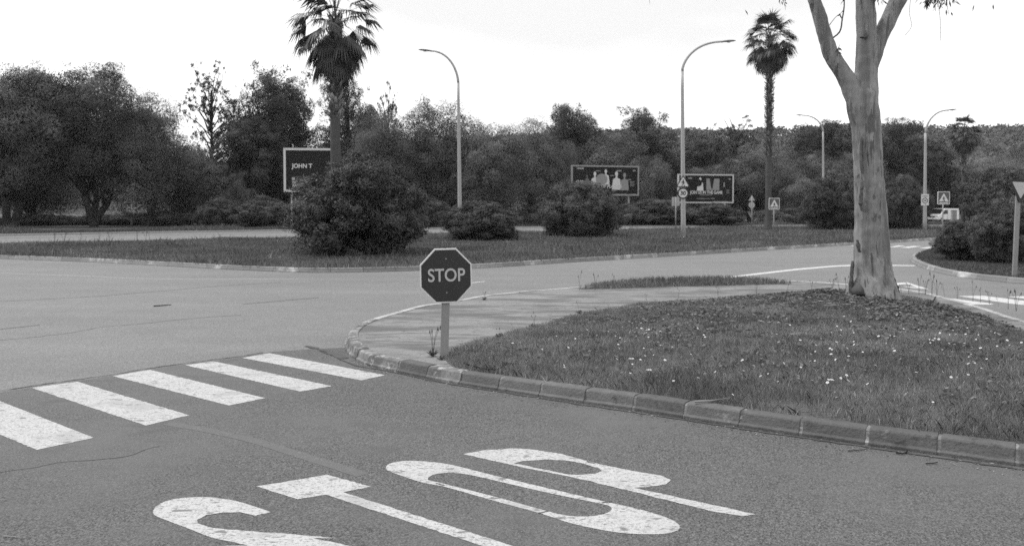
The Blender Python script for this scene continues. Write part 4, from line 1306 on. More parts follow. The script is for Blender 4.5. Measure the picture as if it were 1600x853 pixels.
lamp((1286, 1286.5), 356, 84, 206, 180.5, 1254, 4.2, 2.6, 'thin far street lamp with its arm bent to the left, by the second palm')
l4 = lamp((1446, 1445), 363, 66, 208, 172.5, 1482, 6.0, 3.4, 'street lamp carrying a rectangular sign near the white van')

# ============================================================ SIGNS
def text_mesh(s, size, extrude=.002, bold=0.0, w=1.0, align='CENTER'):
    cu = bpy.data.curves.new('lettering', 'FONT')
    cu.body = s; cu.size = size; cu.extrude = extrude; cu.offset = bold
    cu.align_x = align; cu.align_y = 'CENTER'
    o = bpy.data.objects.new('lettering', cu); COL.objects.link(o)
    dg = bpy.context.evaluated_depsgraph_get(); dg.update()
    me = bpy.data.meshes.new_from_object(o.evaluated_get(dg))
    bpy.data.objects.remove(o)
    for v in me.vertices:
        x, y, z = v.co
        v.co = (x * w, -z, y)
    me.materials.clear()
    return me

def lettering(s, size, loc, m, parent, bold=0.0, w=1.0, name='lettering', align='CENTER', shear=0.0):
    me = text_mesh(s, size, .0015, bold, w, align)
    if shear:
        for v in me.vertices: v.co.x += v.co.z * shear
    o = link(name, me, m, parent)
    o.location = loc
    return o

def ngon(n, r, rot=0.0, cx=0, cz=0): return [(cx + r * math.cos(rot + 2 * PI * k / n), cz + r * math.sin(rot + 2 * PI * k / n)) for k in range(n)]

def plate(poly, y0, y1, name, m, parent, bevel=.0):
    b = MB(); b.prism(poly, y0, y1)
    return b.build(name, m, parent, bevel)

def rounded_tri(r, rot, k=.12):
    c = ngon(3, r, rot); out = []
    for i in range(3):
        p, a, b = Vector(c[i]), Vector(c[i - 1]), Vector(c[(i + 1) % 3])
        s, e = p.lerp(a, k), p.lerp(b, k)
        for t in (0, .25, .5, .75, 1):
            q = s.lerp(p, t).lerp(p.lerp(e, t), t); out.append((q.x, q.y))
    return out

def walker(name, s, loc, m, parent):
    """pictogram of a walking figure: flat, one mesh"""
    b = MB()
    b.prism(ngon(10, .09, 0, .02, .40), 0, .003)
    for poly in ([(-.05, .30), (.07, .30), (.09, .02), (-.07, .02)],
                 [(-.07, .04), (.02, .04), (-.14, -.42), (-.26, -.42), (-.22, -.36), (-.14, -.2)],
                 [(.0, .04), (.09, .04), (.13, -.16), (.26, -.40), (.16, -.44), (.05, -.18)],
                 [(-.04, .30), (-.06, .22), (-.16, .02), (-.24, .04), (-.15, .24)],
                 [(.06, .30), (.16, .16), (.28, .08), (.24, .01), (.10, .10), (.06, .16)]):
        b.prism(poly, 0, .003)
    o = b.build(name, m, parent); o.scale = (s, 1, s); o.location = loc
    return o

# --- the stop sign
sY = at(694, 560, .112).y
sb = at(694, 560, .112)
stop = thing('stop_sign', sb, 'octagonal STOP sign on a short leaning post at the kerb', 'road sign')
top_v = atY(699, 388, sY) - sb
ctr_z = (atY(699, 388, sY).z + atY(699, 472.5, sY).z) / 2 - .112
px_m = sY / F
ap = 85 * px_m / 2                    # half of the flat-to-flat height
lean = Vector((5 * px_m, 0, top_v.z))
pm = MB()
pw = 12.5 * px_m / 2
for (x0, x1, y0, y1) in ((-pw, pw, -.02, .02),):
    V = []
    for z in (-.25, ctr_z + ap * .8):
        c = lean * (z / lean.z)
        V += [(c.x + x0, y0, z), (c.x + x1, y0, z), (c.x + x1, y1, z), (c.x + x0, y1, z)]
    pm.add(V, [(0, 1, 5, 4), (1, 2, 6, 5), (2, 3, 7, 6), (3, 0, 4, 7), (4, 5, 6, 7), (3, 2, 1, 0)])
post = pm.build('post', M['galv'], stop, .006)
clip = MB(); clip.box((lean.x * .62 / lean.z, -.004, .62), (pw * 2.1, .05, .03)); 
cx = lean.x * ctr_z / lean.z
pl = thing('sign_plate', (0, 0, 0), None, None)
bpy.data.objects.remove(pl)
rot = Matrix.Rotation(R(7), 4, 'Z') @ Matrix.Rotation(R(-1.2), 4, 'Y')
def place(o): o.matrix_local = Matrix.Translation((cx, -.045, ctr_z)) @ rot @ Matrix.Translation(o.location)
rr_ = ap / math.cos(PI / 8)
def octo(k): return [(x * 40.3 / 42.5, z) for x, z in ngon(8, rr_ * k, PI / 8)]
rim = MB()                                                      # pan-shaped aluminium plate with a folded rim
o1, o2 = octo(1.0), octo(.955)
rim.prism(o1, -.004, .030)
ro = rim.build('sign_plate', M['sign_white'], stop, .003); place(ro)
f_o = plate(octo(.945), -.0065, -.0042, 'sign_face', M['sign_red'], ro)
lt = lettering('STOP', .196, (.004, -.0085, .0), M['sign_letter'], ro, .0028, .86)
for z in (ap * .62, -ap * .62):
    bo_ = MB(); bo_.tube([(0.004, -.0066, z), (0.004, -.012, z)], [.009, .007], 10); bo_.build('bolt', M['galv'], ro)
bk = MB(); bk.box((0, .0345, ap * .4), (ap * 1.3, .008, .04)); bk.box((0, .0345, -ap * .4), (ap * 1.3, .008, .04))
bk.build('bracket', M['galv'], ro)

# --- signs hung on the second lamp
def on(px, py, Y): return atY(px, py, Y)
def sign(name, px, py, Y, label, cat, group=None, rz=0): return thing(name, on(px, py, Y), label, cat, group, rz)

def tri_sign(px, py, Y, side_px, label, up=True, fig=True, post=None, cat='road sign', field='sign_white', width=.78):
    s = side_px / F * Y; r_ = s / math.sqrt(3)
    t = sign('warning_sign' if up else 'yield_sign', px, py, Y, label, cat)
    rot_ = PI / 2 if up else -PI / 2
    p = plate(rounded_tri(r_, rot_), -.006, .02, 'sign_plate', M['sign_red'], t)
    plate(rounded_tri(r_ * width, rot_), -.009, -.0062, 'sign_field', M[field], p)
    if fig: walker('pictogram', r_ * .95, (0, -.0125, -.04 * r_), M['sign_black'], p)
    return t
ty_ = 45.3 - .13
tri_sign(1067.3, 286.2, ty_, 22.5, 'triangular pedestrian warning sign above the 30 sign on the tallest lamp')
sp_ = sign('speed_limit_sign', 1067.2, 302.2, ty_, 'round 30 speed limit sign on the tallest lamp post', 'road sign')
rr30 = 9.0 / F * ty_
p30 = plate(ngon(28, rr30), -.006, .02, 'sign_plate', M['sign_red'], sp_)
plate(ngon(28, rr30 * .74), -.009, -.0062, 'sign_field', M['sign_white'], p30)
lettering('30', rr30 * 1.02, (0, -.0125, 0), M['sign_black'], p30, .010, .95)

# --- post signs
def post_to(t, z_top, r_=.03, x=0, y=.04, base=None):
    m = MB(); m.tube([(x, y, base), (x, y, z_top)], r_, 10)
    return m.build('post', M['galv'], t)

def crossing_sign(px, py, Y, w_px, label, zb=.1):
    c = on(px, py, Y); w = w_px / F * Y
    t = thing('crossing_sign', (c.x, c.y, zb), label, 'road sign', 'square pedestrian crossing signs')
    z = c.z - zb
    k = .07
    h = w * 1.06
    def rr(a, b): return [(-a + .03, -b), (a - .03, -b), (a, -b + .03), (a, b - .03), (a - .03, b), (-a + .03, b), (-a, b - .03), (-a, -b + .03)]
    p = plate(rr(w / 2, h / 2), -.006, .025, 'sign_plate', M['sign_white'], t); p.location = (0, 0, z)
    plate(rr(w / 2 * .90, h / 2 * .90), -.009, -.0062, 'sign_field', M['sign_blue'], p)
    tr_ = plate(rounded_tri(w * .45, PI / 2, .06), -.012, -.0092, 'sign_triangle', M['sign_white'], p); tr_.location = (0, 0, -w * .06)
    walker('pictogram', w * .48, (0, -.0155, -w * .10), M['sign_black'], p)
    b = plate([(-w * .36, -h * .41), (w * .36, -h * .41), (w * .36, -h * .35), (-w * .36, -h * .35)], -.012, -.0092, 'sign_band', M['sign_white'], p)
    post_to(t, z + h * .4, .032, 0, .06, -.2)
    return t
crossing_sign(1209.8, 318.5, 47, 17, 'square crossing sign on the median between the second palm and the eucalyptus')
crossing_sign(1474.5, 309.5, 43, 19, 'square crossing sign in front of the white van')

# rectangular zone sign on the right lamp
zs = sign('zone_sign', 1445.4, 312.3, 66 - .12, 'pale rectangular speed zone sign on the lamp by the white van', 'road sign')
k66 = 66 / F
zp = plate([(-5.9 * k66, -8.8 * k66), (5.9 * k66, -8.8 * k66), (5.9 * k66, 8.8 * k66), (-5.9 * k66, 8.8 * k66)], -.006, .02, 'sign_plate', M['sign_white'], zs)
zr = plate(ngon(24, 4.5 * k66, 0, 0, -1.3 * k66), -.009, -.0062, 'sign_ring', M['sign_red'], zp)
plate(ngon(24, 3.2 * k66, 0, 0, -1.3 * k66), -.012, -.0092, 'sign_field', M['sign_white'], zp)
lettering('30', 3.4 * k66, (0, -.0135, -1.3 * k66), M['sign_black'], zp, .008)
plate([(-4.5 * k66, 4.8 * k66), (4.5 * k66, 4.8 * k66), (4.5 * k66, 6.4 * k66), (-4.5 * k66, 6.4 * k66)], -.009, -.0062, 'sign_band', M['print_mid'], zp)

# yield sign at the right edge
yb = at(1586, 432, .115)
yY = yb.y
yt = thing('yield_sign', yb, 'downward triangular yield sign on a tilted post at the right edge', 'road sign')
yc = atY(1594, 293.5, yY) - yb
ylean = (atY(1591.3, 316, yY) - yb)
m = MB()
V = []
for z in (-.2, yc.z + .12):
    c = ylean * (z / ylean.z)
    V += [(c.x - .055, .0, z), (c.x + .055, .0, z), (c.x + .055, .05, z), (c.x - .055, .05, z)]
m.add(V, [(0, 1, 5, 4), (1, 2, 6, 5), (2, 3, 7, 6), (3, 0, 4, 7), (4, 5, 6, 7), (3, 2, 1, 0)])
m.build('post', M['galv'], yt, .006)
rt = 37 / F * yY / 1.5
yp = plate(rounded_tri(rt, -PI / 2, .07), -.006, .022, 'sign_plate', M['sign_red'], yt)
yp.location = (yc.x, -.03, yc.z); yp.rotation_euler = (0, R(2), R(4))
plate(rounded_tri(rt * .70, -PI / 2, .05), -.009, -.0062, 'sign_field', M['sign_grey'], yp)

# signs seen from behind across the median
c = on(1056, 315, 69)
t = thing('direction_sign', (c.x, c.y, .1), 'small rectangular sign seen from behind on a thin post left of the 30 sign', 'road sign')
z = c.z - .1; kk = 69 / F
bp = plate([(-6 * kk, -7 * kk), (6 * kk, -7 * kk), (6 * kk, 7 * kk), (-6 * kk, 7 * kk)], .0, .03, 'sign_plate', M['sign_back'], t, .004); bp.location = (0, .06, z)
post_to(t, z + 6.5 * kk, .055, 0, 0, -.2)
c = on(1175, 310, 88)
t = thing('warning_sign', (c.x, c.y, .1), 'triangle and disc signs seen from behind on one post left of the second palm', 'road sign')
z = c.z - .1; kk = 88 / F
bp = plate(rounded_tri(6.0 * kk, PI / 2), 0, .03, 'triangle_plate', M['sign_back'], t); bp.location = (0, .06, z - .05)
bp = plate(ngon(20, 4.9 * kk), 0, .03, 'round_plate', M['sign_back'], t); bp.location = (0, .06, on(1175, 320.5, 88).z - .1)
post_to(t, z + 3 * kk, .06, 0, 0, -.2)

# ============================================================ BILLBOARDS
def billboard(x0, x1, yt0, yt1, yb0, Y0, Y1, label, frame_m, fw=.16):
    a, b = atY(x0, yt0, Y0), atY(x1, yt1, Y1)
    a2 = atY(x0, yb0, Y0)
    w = (Vector((b.x, b.y)) - Vector((a.x, a.y))).length
    h = a.z - a2.z
    rz = math.atan2(b.y - a.y, b.x - a.x)
    mid = (a + b) / 2
    t = thing('billboard', (mid.x, mid.y, .1), label, 'billboard', 'roadside billboards', rz)
    zc = (a.z + a2.z) / 2 - .1
    p = plate([(-w / 2 + fw * .5, -h / 2 + fw * .5), (w / 2 - fw * .5, -h / 2 + fw * .5), (w / 2 - fw * .5, h / 2 - fw * .5), (-w / 2 + fw * .5, h / 2 - fw * .5)], -.02, .06, 'panel', M['board_dark'], t)
    p.location = (0, 0, zc)
    fr = MB()
    fr.box((0, .0, zc + h / 2 - fw / 2), (w, .22, fw)); fr.box((0, .0, zc - h / 2 + fw / 2), (w, .22, fw))
    fr.box((-w / 2 + fw / 2, .0, zc), (fw, .22, h - 2 * fw - .01)); fr.box((w / 2 - fw / 2, .0, zc), (fw, .22, h - 2 * fw - .01))
    fr.build('frame', frame_m, t)
    for s in (-1, 1):
        l_ = MB(); l_.box((s * w * .36, .16, (zc + h * .3) / 2 - .15), (.16, .14, zc + h * .3 + .3))
        l_.build('leg', frame_m, t)
    return t, p, w, h

def person_print(b, x, z, s, cap=False):
    """flat printed figure: head, neck, shoulders"""
    b.prism([(x + .085 * s * math.cos(q), z + .12 * s * math.sin(q)) for q in [2 * PI * k / 14 for k in range(14)]], 0, .002)
    b.prism([(x - .04 * s, z - .10 * s), (x + .04 * s, z - .10 * s), (x + .05 * s, z - .2 * s), (x + .20 * s, z - .27 * s), (x + .25 * s, z - .8 * s), (x - .25 * s, z - .8 * s), (x - .20 * s, z - .27 * s), (x - .05 * s, z - .2 * s)], 0.0005, .002)

# white framed board with lettering JOHN T
t, p, w, h = billboard(443, 526, 231.5, 233, 300, 72, 72.5, 'white-framed dark billboard reading JOHN T, behind the largest oleander', M['board_frame_w'], .19)
lettering('JOHN T', .52, (-w / 2 + .72, -.026, h * .09), M['print_light'], p, .012, .95, align='LEFT')
for s, z in (('SE', -.20), ('TE', -.295), ('WWW', -.365)):
    lettering(s, .30, (-w / 2 + .68, -.026, h * z), M['print_light'], p, .008, 1, align='LEFT')

# tennis billboard
t, p, w, h = billboard(892.5, 998, 258, 260.5, 305.5, 94, 96.5, 'left tennis billboard with four printed players and PLAYERS across it', M['board_frame'], .17)
U = w / 100.0
def X_(u): return -w / 2 + u * w
def Z_(v): return h / 2 - v * h
m1, m2, m3 = MB(), MB(), MB()
person_print(m1, X_(.345), Z_(.28), 2.1)
person_print(m1, X_(.505), Z_(.19), 1.9)
person_print(m1, X_(.665), Z_(.27), 2.3)
person_print(m2, X_(.785), Z_(.31), 2.2)
person_print(m3, X_(.23), Z_(.36), 1.2)
o = m1.build('printed_players', M['print_light'], p); o.location = (0, -.030, 0)
o = m2.build('printed_player', M['print_mid'], p); o.location = (0, -.033, 0)
o = m3.build('printed_player', M['print_dim'], p); o.location = (0, -.0255, 0)
q = MB(); q.prism([(X_(.445) + .085 * w * math.cos(k), Z_(.46) + .19 * h * math.sin(k)) for k in [2 * PI * i / 22 for i in range(22)]], 0, .002)
o = q.build('printed_ball', M['print_mid'], p); o.location = (0, -.036, 0)
lettering('TOP PLAYERS', .50, (X_(.57), -.040, Z_(.70)), M['print_light'], p, .014, .95, shear=.2)
lettering('17-29', .42, (X_(.115), -.026, Z_(.55)), M['print_light'], p, .012, 1, shear=.2)
lettering('TENNIS', .26, (X_(.13), -.026, Z_(.11)), M['print_light'], p, .006)
for x, z, ww, hh_ in ((.90, .53, .07, .022), (.895, .575, .055, .018), (.905, .62, .07, .018), (.90, .665, .06, .018), (.52, .84, .09, .018), (.63, .84, .07, .022), (.72, .945, .2, .012), (.92, .945, .07, .014), (.93, .155, .045, .05), (.39, .18, .07, .03), (.60, .33, .06, .03), (.70, .17, .07, .05), (.86, .46, .05, .03)):
    b = MB(); b.box((X_(x), 0, Z_(z)), (ww * w, .002, hh_ * h))
    o = b.build('printed_line', M['print_mid'], p); o.location = (0, -.027, 0)

t, p, w, h = billboard(1059, 1146, 272, 273.5, 317.5, 97, 98.5, 'right tennis billboard reading JOIN US IN THE GAME behind the 30 sign', M['board_frame_w'], .15)
m1, m2 = MB(), MB()
m2.prism([(X_(.51), Z_(.15)), (X_(.745), Z_(.15)), (X_(.745), Z_(.55)), (X_(.51), Z_(.55))], 0, .002)
o = m2.build('printed_panel', M['print_mid'], p); o.location = (0, -.0255, 0)
person_print(m1, X_(.40), Z_(.17), 1.7)
o = m1.build('printed_player', M['print_light'], p); o.location = (0, -.029, 0)
m3 = MB(); m3.prism([(X_(.36) + .07 * w * math.cos(k), Z_(.30) + .13 * h * math.sin(k)) for k in [2 * PI * i / 20 for i in range(20)]], 0, .002)
m4 = MB(); m4.prism([(X_(.57), Z_(.15)), (X_(.65), Z_(.15)), (X_(.62), Z_(.5)), (X_(.60), Z_(.5))], 0, .002)
o = m3.build('printed_racket', M['board_dark'], p); o.location = (0, -.033, 0)
o = m4.build('printed_shadow', M['board_dark'], p); o.location = (0, -.033, 0)
lettering('JOIN US IN THE GAME', .52, (X_(.51), -.038, Z_(.635)), M['print_light'], p, .014, .80)
for x, z, ww, hh_ in ((.90, .55, .06, .022), (.895, .6, .05, .018), (.905, .65, .06, .018), (.50, .72, .2, .02), (.46, .845, .24, .02), (.63, .84, .06, .03), (.77, .94, .26, .016), (.93, .16, .04, .05), (.22, .14, .07, .05), (.83, .36, .025, .16)):
    b = MB(); b.box((X_(x), 0, Z_(z)), (ww * w, .002, hh_ * h))
    o = b.build('printed_line', M['print_mid'], p); o.location = (0, -.027, 0)

# ============================================================ VAN, CABINET, POST, WALL
vY = 122.0
vb = Vector(((1473 - 800) / F * vY, vY, .02))
van = thing('van', vb, 'white delivery van parked beyond the right-hand lamp, nose to the left', 'van', None, R(28))
vs_ = 1.0
prof = [(-2.45, .35), (-2.5, .62), (-2.42, .98), (-1.75, 1.18), (-1.05, 1.92), (-.75, 2.0), (2.3, 2.0), (2.42, 1.9), (2.45, .35)]
body = MB(); body.prism(prof, -.95, .95)
bo = body.build('body', M['van_white'], van, .07)
ws = MB(); ws.prism([(-1.735, 1.215), (-1.09, 1.90), (-1.13, 1.93), (-1.775, 1.24)], -.80, .80); ws.build('windscreen', M['van_glass'], van)
for s in (-1, 1):
    g = MB(); g.prism([(-1.45, 1.22), (-.92, 1.78), (-.30, 1.78), (-.30, 1.22)], s * .955 - .008, s * .955 + .008); g.build('side_window', M['van_glass'], van)
    l_ = MB(); l_.box((-2.40, s * .68, .86), (.16, .36, .20)); l_.build('headlight', M['van_lamp'], van, .03)
    mr = MB(); mr.box((-1.25, s * 1.08, 1.28), (.12, .18, .26)); mr.build('mirror', M['van_dark'], van, .03)
    for x in (-1.6, 1.5):
        wh = MB(); wh.tube([(x, s * .80, .34), (x, s * .97, .34)], .34, 18); wo = wh.build('wheel', M['van_dark'], van)
        hb = MB(); hb.tube([(x, s * .972, .34), (x, s * .985, .34)], .2, 14); hb.build('hubcap', M['sign_back'], wo)
bu = MB(); bu.box((-2.5, 0, .52), (.16, 1.8, .26)); bu.build('bumper', M['van_white'], van, .04)
gr = MB(); gr.box((-2.485, 0, .80), (.09, .9, .20)); gr.build('grille', M['van_dark'], van, .02)
for x in (-.28, .75):
    dl = MB(); dl.box((x, -.962, 1.1), (.02, .012, 1.3)); dl.build('door_seam', M['van_dark'], van)

cb = Vector(((1490 - 800) / F * 112, 112, .1))
cab = thing('utility_cabinet', cb, 'grey utility cabinet beside the rear of the white van', 'cabinet')
b = MB(); b.box((0, 0, .95), (.62, .4, 1.3)); b.build('housing', M['cabinet'], cab, .02)
b = MB(); b.box((0, 0, .15), (.7, .46, .3)); b.build('base', M['kerb_far'], cab)
b = MB(); b.box((0, -.206, .95), (.52, .012, 1.15)); d_ = b.build('door', M['cabinet'], cab, .004)
b = MB(); b.box((.2, -.218, .95), (.03, .02, .14)); b.build('handle', M['van_dark'], d_)
b = MB(); b.box((0, 0, 1.63), (.72, .5, .06)); b.build('roof', M['cabinet'], cab, .01)

# small wooden post and low dark wall at the left
pb = at(205.5, 356)
pt = thing('marker_post', (pb.x, pb.y, .1), 'short dark wooden post standing in the grass under the olive trees', 'post')
b = MB(); b.tube([(0, 0, -.2), (.02, 0, .7), (.03, 0, .92)], [.11, .10, .09], 9, True, wob=.06, rng=rng); b.build('shaft', M['wood'], pt)
b = MB(); b.tube([(.03, 0, .921), (.032, 0, .97)], [.12, .07], 9); b.build('cap', M['wood'], pt)
w0, w1 = atY(-120, 344, 90), atY(300, 344, 92)
b = MB(); n = 44
V = []
for i in range(n + 1):
    p = w0.lerp(w1, i / n); hgt = .75 + .12 * math.sin(i * 1.7) + .08 * math.sin(i * 3.9)
    V += [(p.x, p.y - .2, .05), (p.x, p.y - .16, hgt), (p.x, p.y + .16, hgt + .03), (p.x, p.y + .2, .05)]
b.add(V, [(i * 4 + a, i * 4 + 4 + a, i * 4 + 5 + a, i * 4 + 1 + a) for i in range(n) for a in range(3)] + [(3, 2, 1, 0), (n * 4, n * 4 + 1, n * 4 + 2, n * 4 + 3)])
tag(b.build('stone_wall', M['wall']), 'low dark dry-stone wall under the olive trees at the left', 'wall')

_m = MB(); _m.box((0, 1230, 59), (3100, 2640, 122))
tag(_m.build('haze', _hb), kind='stuff')

# ============================================================ SMALL THINGS
# daisies in the lawn
fm = MB()
for k in range(9):
    a = 2 * PI * k / 9; c, s = math.cos(a), math.sin(a)
    fm.add([(c * .003, s * .003, .002), (c * .012 - s * .005, s * .012 + c * .005, .004), (c * .020, s * .020, .002), (c * .012 + s * .005, s * .012 - c * .005, .004)], [(0, 3, 2, 1)])
o = fm.build('petals', M['petal']); pet = o.data; bpy.data.objects.remove(o)
fm = MB(); fm.tube([(0, 0, 0), (0, 0, .006)], [.006, .003], 7); o = fm.build('eye', M['flower_eye']); eye = o.data; bpy.data.objects.remove(o)
fm = MB(); fm.tube([(0.004, 0, -.11), (0, 0, 0)], [.0015, .0015], 5); o = fm.build('stem', M['weed']); stm = o.data; bpy.data.objects.remove(o)
rd = random.Random(17)
groups = [(985, 520, 26, 12, 16), (1010, 545, 40, 12, 12), (1290, 545, 60, 16, 14), (1240, 585, 60, 12, 10), (1400, 540, 50, 18, 12), (1480, 560, 50, 18, 14), (1550, 535, 45, 16, 16), (1510, 555, 60, 24, 14), (1100, 565, 90, 24, 14), (900, 520, 60, 16, 10), (1180, 580, 120, 26, 14), (1350, 600, 120, 20, 8), (1200, 540, 220, 28, 60), (1450, 560, 120, 30, 22), (1010, 530, 70, 20, 14)]
nd = 0
for gx_, gy_, sx_, sy_, n in groups:
    for _ in range(int(n * 1.35)):
        px, py = rd.gauss(gx_, sx_), rd.gauss(gy_, sy_)
        p = at(px, py, .26)
        if not inside(np.array([[p.x, p.y]]), lawn)[0]: continue
        f = thing('daisy', (p.x, p.y, lz(p.x, p.y) + rd.uniform(.06, .10)), 'small white daisy open in the short grass of the island lawn', 'flower', 'daisies in the island lawn', rd.uniform(0, 6))
        f.rotation_euler = (rd.gauss(.4, .3), rd.gauss(0, .3), rd.uniform(0, 6))
        s = rd.uniform(.4, .85); f.scale = (s, s, s)
        link('petals', pet, parent=f); link('eye', eye, parent=f); link('stem', stm, parent=f)
# larger pale mushrooms / umbels
for px, py, lab in ((1298, 599, 'white flat flower head in the lawn near the middle kerbstones'), (1015, 580, 'white flat flower head in the lawn above the kerb, right of the forked stick'), (986, 565, 'white flat flower head beside the daisy cluster in the left lawn')):
    p = at(px, py, .22)
    f = thing('flower_head', (p.x, p.y, lz(p.x, p.y)), lab, 'flower')
    b = MB(); b.tube([(0, 0, 0), (.004, 0, .10)], .003, 5); b.build('stem', M['weed'], f)
    b = MB()
    for k in range(16):
        a = rd.uniform(0, 6.28); q = rd.random() ** .5 * .028
        b.tube([(math.cos(a) * q, math.sin(a) * q, .10), (math.cos(a) * q, math.sin(a) * q, .108)], [.005, .004], 6)
    b.build('umbel', M['petal'], f)

# flower stalks and weeds standing up along edges
def stalk_mesh(seed, h, heads=True, n=3, rad=.0055):
    r_ = random.Random(seed)
    s, hd = MB(), MB()
    for k in range(n):
        a, l_ = r_.uniform(0, 6.28), r_.uniform(.05, .22) * h
        hh_ = h * r_.uniform(.65, 1.0)
        P = [(math.cos(a) * .01, math.sin(a) * .01, -.03), (math.cos(a) * l_ * .35, math.sin(a) * l_ * .35, hh_ * .55), (math.cos(a) * l_, math.sin(a) * l_, hh_)]
        s.tube(catmull([Vector(p) for p in P], step=.06), rad, 5)
        e = Vector(P[2])
        if heads: hd.tube([e - Vector((0, 0, hh_ * .16)), e - Vector((0, 0, hh_ * .08)), e + Vector((0, 0, .01))], [rad * 1.5, rad * 3.2, rad * .8], 6)
    o = s.build('stalk', M['dry']); sm_ = o.data; bpy.data.objects.remove(o)
    hm = None
    if heads:
        o = hd.build('seed_head', M['dry']); hm = o.data; bpy.data.objects.remove(o)
    return sm_, hm
lv = MB(); r_ = random.Random(2)
for k in range(42):
    a = r_.uniform(0, 6.28); l_ = r_.uniform(.05, .15); e_ = r_.uniform(.3, 1.3)
    c, s = math.cos(a), math.sin(a); lv.cur = r_.uniform(.5, 1.3)
    lv.add([(c * .01 - s * .006, s * .01 + c * .006, 0), (c * .01 + s * .006, s * .01 - c * .006, 0), (c * l_ * .6 * math.cos(e_) + s * .006, s * l_ * .6 * math.cos(e_) - c * .006, l_ * .7 * math.sin(e_)), (c * l_ * math.cos(e_), s * l_ * math.cos(e_), l_ * .8 * math.sin(e_)), (c * l_ * .6 * math.cos(e_) - s * .006, s * l_ * .6 * math.cos(e_) + c * .006, l_ * .7 * math.sin(e_))], [(0, 1, 2, 3, 4)])
o = lv.build('leaf_rosette', M['weed']); ros = o.data; bpy.data.objects.remove(o)
ST = [stalk_mesh(s, 1.0, True, n) for s, n in ((1, 1), (2, 2), (3, 4), (4, 3))]
def weed(px, py, h, k, label, z=.115, ros_s=1.0, grp=None):
    p = at(px, py, z); zz = max(z, lz(p.x, p.y))
    t = thing('weed', (p.x, p.y, zz), label, 'weed', grp, rd.uniform(0, 6))
    so = link('stalk', ST[k][0], parent=t); so.scale = (h, h, h) 
    hd_ = link('seed_head', ST[k][1], parent=t); hd_.scale = (h, h, h)
    if ros_s:
        ro_ = link('leaf_rosette', ros, parent=t); ro_.scale = (ros_s * .62,) * 3
    return t
W1 = 'weeds along the edge of the island lawn'
weed(676, 556, .42, 2, 'dark weed tuft with tall stalks just left of the stop sign post', ros_s=1.2)
weed(779, 528, .17, 2, 'short seeding weed on the lawn edge, first to the right of the stop sign')
weed(833, 513, .20, 0, 'single upright seed stalk on the lawn edge left of the tall pair')
weed(836, 512, .26, 1, 'paired tall seed stalks on the left lawn edge', ros_s=.6)
weed(905, 490, .22, 0, 'thin seed stalk where the lawn edge bends away from the kerb')
weed(757, 469, .20, 2, 'lone weed growing in the pavement joint right of the stop sign plate', z=.11, ros_s=.9)
weed(690, 562, .10, 1, 'small weed at the base of the stop sign post', ros_s=.8)
for px, py, h, k in ((930, 452, .4, 2), (905, 452, .45, 1), (960, 447, .3, 3), (1010, 470, .2, 2), (1060, 466, .22, 1), (1122, 462, .2, 2), (1182, 459, .35, 2), (1230, 458, .3, 1), (1268, 457, .34, 3), (1300, 457, .45, 2), (1312, 457, .5, 1), (1322, 458, .35, 3),
                     (1420, 460, .32, 2), (1436, 460, .38, 3), (1446, 460, .42, 2), (1456, 461, .5, 3), (1464, 462, .42, 2), (1476, 463, .3, 1), (1496, 466, .3, 2), (1520, 470, .42, 1), (1532, 472, .35, 3), (1546, 474, .3, 2), (1575, 482, .36, 3), (1588, 485, .4, 2), (1560, 478, .22, 1), (1408, 459, .25, 2), (860, 503, .12, 1), (950, 484, .12, 2), (800, 520, .1, 3), (720, 548, .12, 2), (742, 541, .12, 1)):
    weed(px, py, h * rd.uniform(.8, 1.1), k, 'thin grey weed stalk rising from the far edge of the island lawn', .12, 0, W1)
W2 = 'tall weeds on the median'
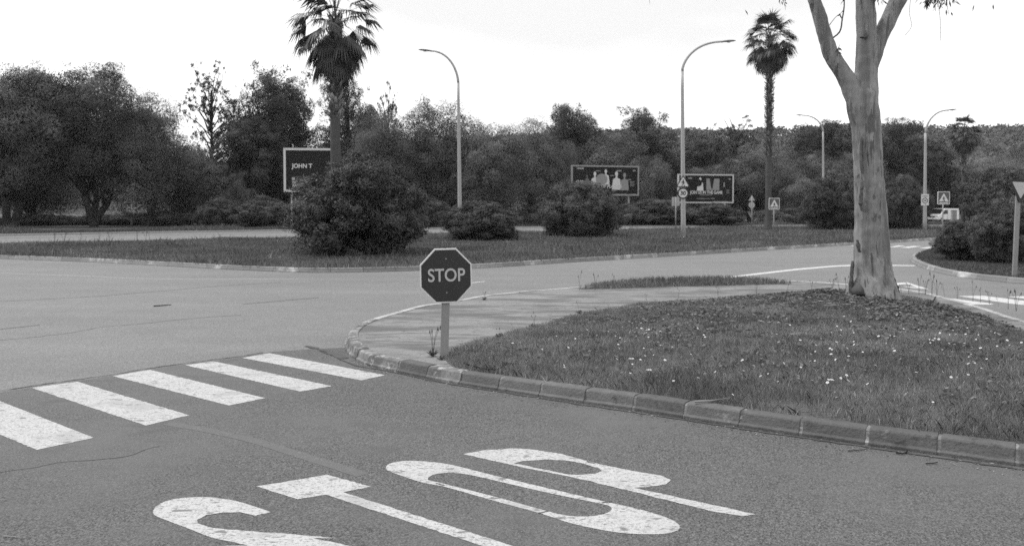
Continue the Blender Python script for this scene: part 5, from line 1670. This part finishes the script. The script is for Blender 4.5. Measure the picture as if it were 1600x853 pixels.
for px, py, h, k in ((85, 384, 1.0, 3), (100, 384, .8, 2), (130, 382, .8, 1), (155, 382, .9, 3), (172, 381, .8, 2), (215, 380, .9, 3), (228, 380, .8, 2), (235, 379, .9, 1), (1330, 366, .9, 3), (1262, 370, .6, 2), (1290, 368, .5, 3), (1095, 390, .35, 3), (1082, 388, .35, 2), (1240, 372, .5, 2), (1220, 378, .4, 3)):
    weed(px, py, h, k, 'wispy weed with pale seed heads standing in the median grass', .1, 2.0, W2)

# sticks
def stick(px, r_, label, m='twig_dark', z=None, name='stick'):
    P = []
    for x, y in px:
        p = at(x, y, .2 if z is None else z)
        P.append(Vector((p.x, p.y, (lz(p.x, p.y) + .035 if z is None else z + r_))))
    b = MB(); P = catmull(P, step=.04)
    b.tube(P, [r_ * (1 - .5 * i / len(P)) for i in range(len(P))], 6, True, wob=.15, rng=rng)
    return tag(b.build(name, M[m]), label, 'stick')
stick([(725, 560), (738, 564), (755, 568), (775, 569), (790, 563)], .012, 'dark crooked stick lying in the lawn right of the stop sign')
stick([(785, 562), (797, 562.5), (808, 563)], .02, 'short thick dark stick at the right end of the crooked one')
stick([(1085, 617), (1110, 616), (1140, 613)], .010, 'pale straight stick lying in the lawn above the kerb', 'twig_pale')
stick([(1234, 534), (1255, 533), (1272, 535)], .014, 'pale strip of bark lying in the middle of the lawn', 'twig_pale')
stick([(1455, 470), (1460, 463), (1462, 459)], .02, 'dark stub sticking up from the weeds right of the eucalyptus')
stick([(1395, 474), (1402, 473.5), (1408, 475)], .012, 'short pale twig at the foot of the eucalyptus', 'twig_pale')
stick([(240, 479), (255, 478), (268, 477)], .012, 'thin dark twig lying on the main road at the left', z=.004)
stick([(5, 838), (20, 839), (36, 840.5)], .004, 'fine pale twig on the asphalt at the bottom left corner', 'twig_pale', .008)
stick([(1325, 705), (1338, 704), (1355, 702)], .004, 'dark twig on the asphalt below the kerb, middle one of three', z=.008)
stick([(1400, 709), (1410, 709.5), (1418, 706)], .006, 'bent dark twig on the asphalt nearest the right kerb joint', z=.008)
stick([(1447, 725), (1456, 724.5), (1465, 723)], .005, 'dark twig on the asphalt furthest right below the kerb', z=.008)
